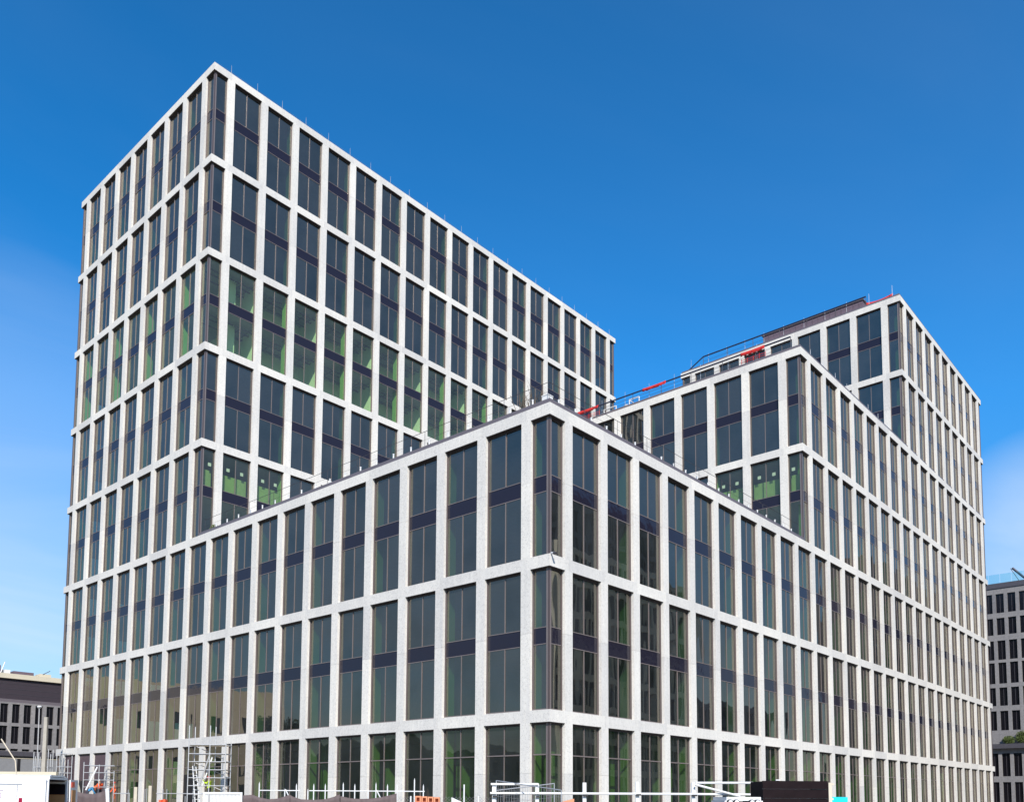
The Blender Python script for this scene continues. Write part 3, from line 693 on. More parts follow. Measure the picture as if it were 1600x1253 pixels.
# --- white spiked fence
tf = thing('spiked_fence', gp(530, 44), 'thin white spiked steel fence hung with brown sheeting in front of the left street front', 'fence')
D = 43; ztop = zz(1235, D, 530)
segs = [(406, 470), (484, 664)]
for a, b in segs:
    pa, pb = gp(a, D), gp(b, D)
    for z in (ztop, .2): pa.z = pb.z = z; mb = MB(); mb.bar(pa, pb, .028, 'white_paint', 6); place(mb.build('rail'), tf)
for i, px in enumerate([406, 446, 464, 482, 491, 509, 537, 555, 576, 588, 606, 621, 648, 662]):
    tall = px in (648, 509, 491, 406); mb = MB(); p = gp(px, D); q = p.copy(); q.z = ztop+(.25 if i % 3 else .32)
    if px in (446, 482, 576): q.z = ztop
    if px == 648: q.z = ztop+.55
    mb.bar(p, q, .032, 'white_paint', 6, .03); mb.bar(q, q+Vector((0, 0, .10)), .022, 'white_paint', 6, .004); place(mb.build('post'), tf)
mb = MB()
for a, h in ((447, .0), (589, .0)): p = gp(a, D); p.z = ztop+.05; q = gp(a+8, D); q.z = ztop-.45; mb.bar(p, q, .03, 'white_paint', 5)
place(mb.build('brace'), tf)

def sheet(name, D, pts, zb, label, group=None, folds=.05, seed=1, m_='tarp_brown', parent=None):
    """hanging sheet whose upper edge runs through pts=[(px,py)] with folds; hangs down to zb"""
    rr = random.Random(seed); n = 60; v = []; f = []; J = 9
    xs = np.linspace(pts[0][0], pts[-1][0], n+1); ys = np.interp(xs, [p[0] for p in pts], [p[1] for p in pts])
    ph = [rr.uniform(0, 6) for _ in range(4)]
    for j in range(J):
        for i in range(n+1):
            p = pt(xs[i], ys[i], D); u = (p-EYE).dot(RH); k = j/(J-1); z = p.z*(1-k)+zb*k
            off = folds*(.25+.75*k)*(math.sin(u*5+ph[0]+2*k)+.6*math.sin(u*11+ph[1]-k*3)+.4*math.sin(u*23+ph[2]))
            q = p-FH*off; v.append((q.x, q.y, z))
    for j in range(J-1):
        for i in range(n): k = j*(n+1)+i; f.append((k, k+1, k+n+2, k+n+1))
    me = bpy.data.meshes.new(name); me.from_pydata(v, [], f); me.materials.append(MAT[m_]); me.polygons.foreach_set('use_smooth', [True]*len(f)); o = bpy.data.objects.new(name, me); COL.objects.link(o)
    md = o.modifiers.new('thick', 'SOLIDIFY'); md.thickness = .012
    return tag(o, label, 'tarpaulin', group)
G_ = 'brown tarpaulins hung along the site fence'
sheet('tarpaulin', 42.6, [(380, 1242), (395, 1241), (405, 1245), (420, 1248), (433, 1247), (445, 1243.5), (453, 1241)], GZ+.2, 'brown tarpaulin on the spiked fence right beside the white corrugated sheet', G_, .06, 1)
sheet('tarpaulin', 42.6, [(453, 1241), (458, 1244), (470, 1248), (490, 1249), (508, 1248), (522, 1244), (531, 1240)], GZ+.2, 'brown tarpaulin sagging between two peaks in the middle of the spiked fence', G_, .06, 2)
sheet('tarpaulin', 42.6, [(532, 1243), (545, 1246), (560, 1247.5), (580, 1247), (597, 1244.5), (608, 1242), (620, 1239)], GZ+.2, 'brown tarpaulin at the right end of the spiked fence, its corner pulled up high', G_, .07, 3)
sheet('tarpaulin', 36, [(114, 1230), (117, 1229.5), (121, 1236), (132, 1239), (146, 1240), (158, 1237), (167, 1232)], GZ+.2, 'brown tarpaulin slung low beside the open door of the white van', G_, .06, 4)
mb = MB(); p = pt(168, 1232, 36); q = gp(176, 35.5); mb.bar(p, q, .085, 'white_paint', 4); tag(mb.build('leaning_post'), 'white post leaning at the right end of the tarpaulin beside the van', 'post')

# --- corrugated sheet panel
D = 40; t = thing('corrugated_panel', gp(350, D), 'white corrugated steel sheet gate standing below the scaffold tower', 'gate')
P = lambda u, d, z: gp(319, D)+RH*u+FH*d+Vector((0, 0, z-GZ))
wd_ = (gp(380, D)-gp(319, D)).length; zt = zz(1237, D, 350)
mb = MB(); mb.obox(P, 0, wd_, -.04, .04, zt-.1, zt, 'white_paint'); mb.obox(P, 0, .09, -.04, .04, GZ, zt-.1, 'white_paint'); mb.obox(P, wd_-.09, wd_, -.04, .04, GZ, zt-.1, 'white_paint'); place(mb.build('frame'), t)
mb = MB(); n = 26; w_ = (wd_-.2)/n
for i in range(n):
    if 2 <= i <= 3: mb.obox(P, .1+i*w_, .1+(i+1)*w_, -.005, .005, GZ+.1, zt-.12, 'steel_grey')
    else: mb.obox(P, .1+i*w_, .1+(i+.55)*w_, -.05, -.005, GZ+.1, zt-.12, 'white_paint'); mb.obox(P, .1+(i+.55)*w_, .1+(i+1)*w_, .0, .02, GZ+.1, zt-.12, 'white_paint')
place(mb.build('sheet'), t)

# --- white two-rail barrier in front of the corner
D = 27; t = thing('rail_fence', gp(950, D), 'white two-rail steel fence with square posts before the building corner', 'fence')
def R_(a, b, D1, D2, m_='white_paint', r=.035, par=t, nm='rail'):
    mb = MB(); mb.bar(pt(*a, D1), pt(*b, D2), r, m_, 8); return place(mb.build(nm), par)
R_((767, 1224.5), (841, 1224.5), D, D); R_((766, 1238.5), (1083, 1240), D, D); R_((1083, 1240), (1192, 1241), D, D)
R_((1087, 1222.5), (1190, 1222.5), D, D); R_((1086, 1225), (1156, 1243.5), D-.1, D-.1)
for px, py in ((772, 1223.5), (839.5, 1223.5), (913.5, 1222), (996, 1221), (1083.5, 1222)):
    p = gp(px, D); zt = zz(py, D, px); mb = MB(); P = lambda u, d, z: p+RH*u+FH*d+Vector((0, 0, z-GZ))
    mb.obox(P, -.055, .055, .04, .14, GZ, zt, 'white_paint'); mb.obox(P, -.04, .10, -.05, .04, zt-.42, zt-.37, 'black_rubber'); place(mb.build('post'), t)

# --- mesh panels
def mesh_panel(corners, label, seed):
    """wire mesh panel: tube frame + fine wires. corners = TL,TR (px,py,D)"""
    a, b = pt(*corners[0]), pt(*corners[1]); a0 = Vector((a.x, a.y, GZ+.1)); b0 = Vector((b.x, b.y, GZ+.1))
    t = thing('mesh_panel', a0, label, 'fence panel', 'wire mesh panels by the corner')
    mb = MB(); mb.bar(a, b, .018, 'galvanised', 6); mb.bar(a0, b0, .018, 'galvanised', 6); mb.bar(a0, a, .018, 'galvanised', 6); mb.bar(b0, b, .018, 'galvanised', 6); place(mb.build('frame'), t)
    mb = MB(); n = int((b-a).length/.10)
    for i in range(1, n): k = i/n; mb.bar(a0.lerp(b0, k), a.lerp(b, k), .0035, 'galvanised', 3)
    for j in range(1, 9): k = j/9; mb.bar(a0.lerp(a, k), b0.lerp(b, k), .0035, 'galvanised', 3)
    place(mb.build('wire_mesh'), t)
mesh_panel([(775.5, 1219, 27.6), (877, 1234, 25.5)], 'wire mesh fence panel behind the white posts, its top sloping down rightwards', 1)
mesh_panel([(774, 1234.5, 29), (866, 1223.5, 30)], 'wire mesh fence panel behind the white rails, its top rising to the right', 2)
# --- chain link strip
t = thing('chain_link_fence', gp(700, 41), 'low diagonal chain-link fence behind the clay blocks', 'fence')
a, b = gp(622, 41), gp(770, 41); ln = (b-a).length; zt = zz(1244, 41, 700); hh = zt-GZ; mb = MB(); n = int(ln/.16)
for i in range(-int(hh/.16), n):
    for s_ in (1, -1):
        u0, u1 = (i*.16, i*.16+hh); 
        z0, z1 = (GZ, zt) if s_ > 0 else (zt, GZ)
        A0, A1 = max(u0, 0), min(u1, ln)
        if A1 <= A0: continue
        q0 = z0+(z1-z0)*(A0-u0)/hh; q1 = z0+(z1-z0)*(A1-u0)/hh
        p0 = a.lerp(b, A0/ln); p1 = a.lerp(b, A1/ln); mb.bar((p0.x, p0.y, q0), (p1.x, p1.y, q1), .004, 'galvanised', 3)
place(mb.build('wire_mesh'), t)
for px, py in ((725.5, 1225), (642.5, 1243), (748, 1243)):
    mb = MB(); p = gp(px, 41); mb.bar(p, (p.x, p.y, zz(py, 41, px)), .035, 'white_paint', 6); place(mb.build('post'), t)

# --- hollow clay blocks
D = 30; t = thing('clay_block_stack', gp(668, D), 'stack of orange hollow clay blocks in front of the chain-link fence', 'bricks')
P = lambda u, d, z: gp(649, D)+RH*u+FH*d+Vector((0, 0, z-GZ)); W_ = (gp(688, D)-gp(649, D)).length; zt = zz(1243, D, 668); nb_ = 4; bw = W_/nb_
z = zt; lay = 0
while z > GZ+.3:
    for i in range(nb_):
        mb = MB(); u = i*bw+.008; u1 = (i+1)*bw-.008; dz = -.012*i if lay == 0 else 0; z1 = z+dz; z0 = z-.24
        mb.obox(P, u, u+.045, 0, .3, z0, z1, 'clay_brick'); mb.obox(P, u1-.045, u1, 0, .3, z0, z1, 'clay_brick'); mb.obox(P, u+.045, u1-.045, 0, .3, z1-.05, z1, 'clay_brick'); mb.obox(P, u+.045, u1-.045, 0, .3, z0, z0+.04, 'clay_brick')
        mb.obox(P, u+.045, u1-.045, .18, .2, z0+.04, z1-.05, 'clay_brick'); place(mb.build('clay_block'), t)
    z -= .25; lay += 1
mb = MB(); mb.obox(P, -.05, W_+.05, -.05, .4, GZ, z+.2, 'cream_timber'); place(mb.build('pallet'), t)
mb = MB(); q = pt(884, 1252, 26); mb.hexa([q+RH*-.1+FH*0+Vector((0, 0, -.3)), q+RH*.25+Vector((0, 0, -.3)), q+RH*.25+FH*.3+Vector((0, 0, -.3)), q+RH*-.1+FH*.3+Vector((0, 0, -.3)), q+RH*-.1, q+RH*.25+Vector((0, 0, .09)), q+RH*.25+FH*.3+Vector((0, 0, .09)), q+RH*-.1+FH*.3], 'clay_brick')
p_ = gp(886, 26.1); mb.bar(p_, (p_.x, p_.y, q.z-.28), .2, 'clay_brick', 6); tag(mb.build('clay_rubble'), 'tilted lump of orange clay block in front of the building corner', 'bricks')
# white torn board
mb = MB(); a, b, c = pt(705.5, 1245, 30), pt(721, 1252, 30), gp(715, 30); d = gp(707, 30)
for off in (0,): mb.hexa([d, c, c+FH*.03, d+FH*.03, a, b, b+FH*.03, a+FH*.03], 'white_paint')
tag(mb.build('white_board'), 'small white board with a slanted top right of the clay blocks', 'board')

# --- dark plank crate
D = 25; t = thing('plank_crate', gp(1242, D), 'tall blackened timber plank crate in front of the right street front', 'crate')
P = lambda u, d, z: gp(1191, D)+RH*u+FH*d+Vector((0, 0, z-GZ)); W_ = (gp(1293, D)-gp(1191, D)).length; zt = zz(1218.5, D, 1240); rr = random.Random(4)
z = zt; i = 0; pb_ = MB(); ln_ = MB()
while z > GZ+.1:
    h = .26 if i else .245; pb_.obox(P, 0, W_-rr.uniform(0, .03), -.025-rr.uniform(0, .012), .03, max(z-h, GZ), z-.018, 'black_timber'); ln_.obox(P, 0, W_-.03, -.012, .025, z-h-.006, z-h+.006, 'steel_grey'); z -= h+.006; i += 1
pb_.obox(P, 0, .03, .03, 1.2, GZ, zt-.03, 'black_timber'); pb_.obox(P, W_-.06, W_-.03, .03, 1.2, GZ, zt-.03, 'black_timber'); pb_.obox(P, .03, W_-.06, 1.15, 1.2, GZ, zt-.03, 'black_timber')
place(pb_.build('planks'), t); place(ln_.build('batten'), t)
mb = MB(); mb.obox(P, W_+.0, W_+.09, -.05, .08, GZ, zt-.06, 'cream_timber'); mb.obox(P, W_+.09, W_+.16, -.03, .03, zt-.13, zt-.08, 'cream_timber'); mb.obox(P, W_+.09, W_+.14, -.03, .03, zt-.55, zt-.50, 'cream_timber'); place(mb.build('post'), t)
mb = MB(); mb.obox(P, .38, .50, -.02, .05, zt-.01, zt+.02, 'white_paint'); place(mb.build('bracket'), t)
# --- turquoise board
D = 38; P = lambda u, d, z: gp(1298, D)+RH*u+FH*d+Vector((0, 0, z-GZ)); W_ = (gp(1323, D)-gp(1298, D)).length; zt = zz(1244.5, D, 1310)
t = thing('site_board', gp(1310, D), 'bright turquoise blank board on posts right of the black plank crate', 'board')
mb = MB(); mb.obox(P, 0, W_, -.03, .03, zt-1.1, zt, 'turquoise_plastic'); place(mb.build('panel'), t)
mb = MB(); mb.obox(P, .05, .1, .031, .08, GZ, zt-.05, 'steel_grey'); mb.obox(P, W_-.1, W_-.05, .031, .08, GZ, zt-.05, 'steel_grey'); place(mb.build('post'), t)
# --- small white truck head with lamps beside the crate
D = 24; t = thing('white_loader', gp(1160, D), 'white site loader cab roof with round work lamps left of the plank crate', 'vehicle')
P = lambda u, d, z: gp(1130, D)+RH*u+FH*d+Vector((0, 0, z-GZ)); W_ = (gp(1191, D)-gp(1130, D)).length; zt = zz(1244.5, D, 1160)
mb = MB(); mb.obox(P, .08, W_-.05, 0, 1.5, zt-.10, zt, 'van_white'); mb.obox(P, .03, .12, .0, 1.5, zt-.22, zt-.10, 'van_white'); mb.obox(P, W_-.1, W_, .0, 1.5, zt-.22, zt-.10, 'van_white')
for u in (.08, W_-.14): mb.obox(P, u, u+.07, .05, .12, .9, zt-.1, 'van_white'); mb.obox(P, u, u+.07, 1.4, 1.47, .9, zt-.1, 'van_white')
mb.obox(P, 0, W_, -.8, 1.6, .35, .9, 'van_white'); place(mb.build('cab'), t)
mb = MB(); mb.obox(P, .16, W_-.16, .06, .10, .95, zt-.12, 'dark_window'); place(mb.build('windscreen'), t)
for u in (.12, W_-.25):
    for d in (-.5, 1.1): mb = MB(); mb.bar(P(u-.1, d, .06), P(u+.2, d, .06), .36, 'black_rubber', 20); place(mb.build('wheel'), t)
for u in (.15, .32, W_-.33, W_-.18):
    mb = MB(); mb.bar(P(u, -.14, zt-.14), P(u, -.02, zt-.14), .075, 'black_rubber', 14); mb.bar(P(u, -.155, zt-.14), P(u, -.14, zt-.14), .055, 'headlamp', 14); place(mb.build('work_lamp'), t)

# --- van ---------------------------------------------------------------
Dv = 31.0; hx = gp(75, Dv); az = YAW-math.pi/2+R(-20)+R(28)-R(28)
view = math.atan2(hx.y-EYE.y, hx.x-EYE.x); az = view-math.pi/2-R(20)
X_ = Vector((math.cos(az), math.sin(az), 0)); Y_ = Vector((-math.sin(az), math.cos(az), 0))
VZ = zz(1209.5, Dv, 45)-GZ; VW = 2.0
def V(x, y, z): return hx+X_*x+Y_*y+Vector((0, 0, z))
van = thing('delivery_van', hx, 'white high-roof van with its rear doors open at the left edge', 'van')
# body as a shell: profile across the width, swept along length
prof = [(0, .35), (0, 1.5), (.03, 2.1), (.10, VZ-.16), (.20, VZ-.05), (.38, VZ)]
full = prof+[(VW-y, z) for y, z in prof[::-1]]
def shell(xs, zscale, inset):
    v = []; f = []; n = len(full)
    for x, zs, ins in zip(xs, zscale, inset):
        for (y, z) in full:
            yy = y+(VW/2-y)*ins; v.append(tuple(V(x, yy, .35+(z-.35)*zs)))
    for i in range(len(xs)-1):
        for j in range(n-1): a = i*n+j; f.append((a, a+1, a+n+1, a+n))
    return v, f
v, f = shell([0, -.25, -3.6, -4.2, -4.9, -5.35, -5.55], [1, 1, 1, .93, .47, .42, .2], [0, 0, 0, .03, .05, .08, .12])
n = len(full); f.append(tuple(range(6*n, 7*n))[::-1])
me = bpy.data.meshes.new('body'); me.from_pydata(v, [], f); me.materials.append(MAT['van_white']); o = bpy.data.objects.new('body', me); COL.objects.link(o); md = o.modifiers.new('thick', 'SOLIDIFY'); md.thickness = .06; md.offset = -1; place(o, van)
VP = lambda u, d, z: V(u, d, z)
mb = MB(); mb.obox(VP, -3.2, -.02, .08, VW-.08, .38, .62, 'plywood'); mb.obox(VP, -3.25, -3.2, .08, VW-.08, .62, VZ-.1, 'black_void'); mb.obox(VP, -3.1, -.05, VW-.11, VW-.08, .62, 1.75, 'plywood'); mb.obox(VP, -3.1, -.05, .09, .11, .62, 1.75, 'plywood'); mb.obox(VP, -3.1, -.05, VW-.13, VW-.08, 1.75, VZ-.3, 'black_timber'); mb.obox(VP, -3.1, -.05, .08, .12, 1.75, VZ-.3, 'black_timber'); mb.obox(VP, -3.1, -.06, .14, VW-.14, VZ-.22, VZ-.17, 'black_timber'); place(mb.build('cargo_lining'), van)  # black upper lining and bulkhead stand in for the shade inside the hold
mb = MB(); mb.obox(VP, -.0, .04, .12, VW-.12, VZ-.16, VZ-.08, 'van_white'); mb.obox(VP, 0, .04, VW-.14, VW-.04, .4, VZ-.16, 'van_white'); mb.obox(VP, 0, .04, .04, .10, .4, VZ-.16, 'van_white'); place(mb.build('door_frame'), van)
d1 = MB(); d1.obox(VP, -.78, -.02, -.07, -.025, .5, VZ-.12, 'van_white'); do = d1.build('rear_door'); place(do, van)
d2 = MB(); d2.obox(VP, .05, .10, VW+.02, VW+.80, .5, VZ-.14, 'van_white'); dp = d2.build('rear_door'); place(dp, van); dp['label'] = 'open rear door with orange inner panels'
lp = MB(); lp.obox(VP, .10, .115, VW+.12, VW+.42, VZ-.42, VZ-.22, 'orange_paint'); lp.obox(VP, .10, .12, VW+.16, VW+.55, .7, VZ-.52, 'plywood'); q = lp.build('door_panel'); q.parent = dp; q.matrix_parent_inverse = (dp.parent.matrix_basis @ dp.matrix_parent_inverse).inverted()
mb = MB(); mb.obox(VP, -.92, -.80, -.02, .02, 1.15, 1.62, 'tail_red'); place(mb.build('tail_light'), van)
mb = MB(); mb.obox(VP, .02, .06, VW-.05, VW+.02, 1.0, 1.5, 'tail_red'); place(mb.build('tail_light'), van)
for x in (-.95, -4.45):
    for y in (-.02, VW-.20):
        w_ = MB(); w_.bar(V(x, y, .36), V(x, y+.22, .36), .36, 'black_rubber', 24); w0 = w_.build('wheel'); place(w0, van)
        r_ = MB(); r_.bar(V(x, y-.01, .36), V(x, y+.05, .36), .2, 'steel_grey', 18); ro = r_.build('rim'); ro.parent = w0; ro.matrix_parent_inverse = (van.matrix_basis @ w0.matrix_parent_inverse).inverted()
mb = MB(); mb.obox(VP, -4.35, -3.65, -.012, .02, 1.35, 1.95, 'dark_window'); place(mb.build('side_window'), van)
mb = MB()
for x in (-3.6, -2.35, -1.0): mb.obox(VP, x, x+.012, -.008, .0, .5, VZ-.3, 'steel_grey')
mb.obox(VP, -3.6, -.8, -.02, .0, 1.02, 1.06, 'steel_grey'); mb.obox(VP, -3.4, -.85, -.006, .002, VZ-.34, VZ-.325, 'steel_grey'); place(mb.build('body_trim'), van)
# faded print on the side: spire emblem and rows of worn lettering
mb = MB()
for x0_, x1_, z0_, z1_ in ((-1.75, -1.35, 1.72, 1.735), (-1.72, -1.42, 1.63, 1.645)): mb.obox(VP, x0_-.1, x1_-.1, -.009, -.003, z0_+.15, z1_+.16, 'faint_print')
mb.hexa([V(-1.72, -.008, 1.62), V(-1.50, -.008, 1.62), V(-1.50, -.003, 1.62), V(-1.72, -.003, 1.62), V(-1.615, -.008, 2.0), V(-1.605, -.008, 2.0), V(-1.605, -.003, 2.0), V(-1.615, -.003, 2.0)], 'faint_print')
for k in range(5):
    for j in range(rr.randint(4, 7)): x = -1.25+j*.05+(k % 2)*.03; z = 1.92-k*.08; mb.obox(VP, x, x+.022, -.006, -.002, z, z+.022, 'faint_print')
mb.obox(VP, -2.0, -.82, -.006, -.002, 2.12, 2.128, 'faint_print'); place(mb.build('side_print'), van)

# --- heap, wall, pole, lamp
def heap(name, c, rx, ry, h, m_, label, seed):
    rr = random.Random(seed); v = []; f = []; A, B = 20, 7
    for j in range(B):
        k = j/(B-1)
        for i in range(A):
            a = 2*math.pi*i/A; q = (1-k)*(1+.12*math.sin(3*a+seed)+rr.uniform(-.05, .05)); v.append((c.x+math.cos(a)*rx*q, c.y+math.sin(a)*ry*q, GZ+h*(1-(1-k)**1.6)*(1+rr.uniform(-.03, .03))))
    for j in range(B-1):
        for i in range(A): a = j*A+i; b = j*A+(i+1) % A; f.append((a, b, b+A, a+A))
    me = bpy.data.meshes.new(name); me.from_pydata(v, [], f); me.materials.append(MAT[m_]); o = bpy.data.objects.new(name, me); COL.objects.link(o); return tag(o, label, 'heap')
heap('sand_heap', gp(121, 46), .42, .6, zz(1219, 46, 128)-GZ, 'sand', 'pale heap of sand behind the open van door', 2)
D = 64; P = lambda u, d, z: gp(-120, D)+RH*u+FH*d+Vector((0, 0, z-GZ)); W_ = (gp(88, D)-gp(-120, D)).length
mb = MB(); mb.obox(P, 0, W_, 0, .35, GZ, zz(1205, D, 30), 'cream_render'); tag(mb.build('site_wall'), 'plain cream masonry wall behind the white van roof', 'wall')
D = 74; p = gp(68.5, D); zt = zz(1120, D, 68); mb = MB(); mb.hexa([p+RH*-.19+FH*-.15, p+RH*.19+FH*-.15, p+RH*.19+FH*.15, p+RH*-.19+FH*.15] + [Vector((q.x, q.y, zt)) for q in (p+RH*-.13+FH*-.11, p+RH*.13+FH*-.11, p+RH*.13+FH*.11, p+RH*-.13+FH*.11)], 'fg_concrete')
tag(mb.build('concrete_pole'), 'tapered square concrete pole right of the thin street lamp', 'pole')
D = 78; t = thing('street_lamp', gp(59, D), 'slim grey street lamp with a small white head left of the concrete pole', 'street lamp'); p = gp(58.5, D); zt = zz(1106, D, 61); q = pt(61.5, 1106, D)
mb = MB(); mb.bar(p, q, .07, 'steel_grey', 8, .045); place(mb.build('pole'), t); mb = MB(); mb.bar(q, q+Vector((0, 0, .12)), .12, 'white_paint', 12, .22); mb.bar(q+Vector((0, 0, .12)), q+Vector((0, 0, .22)), .22, 'white_paint', 12, .12); place(mb.build('lamp_head'), t)
mb = MB(); mb.bar(pt(2, 1154, 50), pt(24, 1188, 50), .035, 'cream_timber', 5); mb.bar(pt(24, 1188, 50), gp(36, 50), .035, 'cream_timber', 5); tag(mb.build('leaning_pole'), 'thin pale pole slanting down at the left edge', 'pole')

# --- scaffolds
def scaffold(name, label, D, pxs, pys, ptops, depth=.9, braces=True, group=None, deck=None, r=.03, mtl='galvanised'):
    t = thing(name, gp(pxs[0], D), label, 'scaffold', group)
    for px, py in zip(pxs, ptops):
        for d in (0, depth):
            mb = MB(); p = gp(px, D)+FH*d; mb.bar(p, (p.x, p.y, zz(py, D, px)), r, mtl, 6); place(mb.build('standard'), t)
    for py in pys:
        for d in (0, depth):
            z = zz(py, D, (pxs[0]+pxs[-1])/2); a, b = gp(pxs[0], D)+FH*d, gp(pxs[-1], D)+FH*d; a.z = b.z = z; mb = MB(); mb.bar(a, b, r*.85, mtl, 6); place(mb.build('ledger'), t)
    mb = MB()
    for py in pys:
        for px in pxs: z = zz(py, D, (pxs[0]+pxs[-1])/2); a = gp(px, D); a.z = z; mb.bar(a, a+FH*depth, r*.7, mtl, 5)
    place(mb.build('transom'), t)
    if braces:
        mb = MB()
        for i in range(0, len(pys)-2, 2): a = gp(pxs[0], D); a.z = zz(pys[i], D, pxs[0]); b = gp(pxs[-1], D); b.z = zz(pys[i+2], D, pxs[-1]); mb.bar(a+FH*depth, b+FH*depth, r*.7, mtl, 5)
        place(mb.build('brace'), t)
    if deck:
        mb = MB()
        for py in deck:
            z = zz(py, D, pxs[0]); P = lambda u, d, q: gp(pxs[0], D)+RH*u+FH*d+Vector((0, 0, q-GZ)); w_ = (gp(pxs[-1], D)-gp(pxs[0], D)).length
            for j in range(3): mb.obox(P, .05, w_-.05, .04+j*.28, .04+j*.28+.25, z, z+.045, 'cream_timber')
        place(mb.build('deck'), t)
    return t
ts = scaffold('scaffold_tower', 'white tube scaffold tower with ladder against the left street front', 56, [294, 327, 352], [1163, 1177, 1189.5, 1202, 1214.5, 1227, 1240], [1133, 1133, 1160], 1.1, True, deck=[1164.5, 1190.5], r=.034, mtl='galvanised')
mb = MB()
a0, a1, b0, b1 = pt(301, 1196, 56.2), gp(310, 56.2), pt(304, 1196, 56.2), gp(316, 56.2)
mb.bar(a0, a1, .035, 'white_paint', 5); mb.bar(pt(306, 1196, 56.4), gp(318, 56.4), .035, 'white_paint', 5)
for i in range(1, 12): mb.bar(a0.lerp(a1, i/12), pt(306, 1196, 56.4).lerp(gp(318, 56.4), i/12), .025, 'white_paint', 4)
place(mb.build('ladder'), ts)
mb = MB(); mb.bar(pt(312, 1225, 55.9), pt(328, 1178, 56), .05, 'steel_grey', 6); mb.bar(pt(316, 1228, 56.8), pt(332, 1182, 57), .05, 'white_paint', 6); place(mb.build('diagonal_brace'), ts)
scaffold('scaffold', 'low tube scaffold before the boarded ground-floor openings', 70, [131, 155, 178.5], [1195.5, 1206.5, 1218, 1229], [1190, 1194, 1204], 1.0, False, 'tube scaffolds at the left end', r=.035)
scaffold('scaffold', 'tube scaffold guard rails between the concrete pole and the white office end', 76, [88, 93, 106, 112], [1177, 1197.5, 1207], [1176, 1174, 1186, 1180], .8, False, 'tube scaffolds at the left end', r=.035)
scaffold('scaffold', 'narrow tube scaffold frame left of the concrete pole above the cream wall', 76, [52, 54.5, 71, 74.5], [1198], [1174, 1181, 1177, 1170], .8, False, 'tube scaffolds at the left end', r=.035)
mb = MB(); mb.bar(pt(152, 1198, 69), pt(134, 1234, 68), .06, 'white_paint', 5); tag(mb.build('leaning_prop'), 'pale prop leaning across the low scaffold to the crouching worker', 'prop')
# posts in front of the left bays
for px, py, r, m_, lb_ in ((214, 1229, .14, 'sand', 'pinkish square timber post before the left bays, left of its twin'), (236.5, 1227, .14, 'sand', 'pinkish square timber post before the left bays, right of its twin')):
    mb = MB(); p = gp(px, 58); mb.bar(p, (p.x, p.y, zz(py, 58, px)), r, m_, 4); tag(mb.build('timber_post'), lb_, 'post', 'pink timber posts')
t = thing('spiked_fence', gp(240, 58), 'thin grey railing crossing in front of the pinkish timber posts', 'fence'); mb = MB(); mb.bar(pt(178, 1239, 60), pt(203, 1239, 60), .03, 'galvanised', 5); place(mb.build('rail'), t); mb = MB(); mb.bar(pt(244, 1239, 60), pt(320, 1239.5, 60), .03, 'galvanised', 5); place(mb.build('rail'), t)
for px, py in ((202, 1233), (204, 1238), (228, 1232), (231, 1231), (256, 1232), (262, 1232), (291, 1243)): mb = MB(); p = gp(px, 60); mb.bar(p, (p.x, p.y, zz(py, 60, px)), .035, 'galvanised', 5, .03); place(mb.build('post'), t)
mb = MB(); a = pt(248, 1249, 40); P = lambda u, d, z: a+RH*u+FH*d+Vector((0, 0, z))
mb.obox(P, 0, .12, 0, .3, -1.8, 0, 'orange_paint'); mb.obox(P, .18, .30, 0, .3, -1.8, .02, 'orange_paint'); mb.obox(P, .12, .18, .05, .25, -1.8, -.08, 'orange_paint'); tag(mb.build('orange_barrier'), 'small orange plastic barrier top below the left bays', 'barrier')

# --- torn protective sheets in the boarded openings
def rag(px, py, w, h, D, label, seed):
    rr = random.Random(seed); v = []; f = []; n = 9; c = pt(px, py, D)
    for j in range(n):
        for i in range(n):
            u = (i/(n-1)-.5)*w*(1-.5*abs(j/(n-1)-.4)); z = -(j/(n-1))*h; p = c+RH*(u+.15*math.sin(j*.9+seed))-FH*(.12*math.sin(i*1.4+j*.8+seed)+rr.uniform(-.03, .03)); v.append((p.x, p.y, p.z+z+rr.uniform(-.06, .06)))
    for j in range(n-1):
        for i in range(n-1): k = j*n+i; f.append((k, k+1, k+n+1, k+n))
    me = bpy.data.meshes.new('torn_sheet'); me.from_pydata(v, [], f); me.materials.append(MAT['white_cloth']); o = bpy.data.objects.new('torn_sheet', me); COL.objects.link(o); md = o.modifiers.new('t', 'SOLIDIFY'); md.thickness = .01
    tag(o, label, 'sheet', 'torn protective sheets')
rag(113, 1184, .75, .9, 79, 'torn pale sheet hanging in the leftmost boarded opening', 1)
rag(151.5, 1183, .55, .65, 74.5, 'torn pale sheet above the low scaffold, the left and higher of a pair', 2)
rag(161.5, 1187, .5, .75, 74, 'torn pale sheet above the low scaffold, the right and lower of a pair', 3)

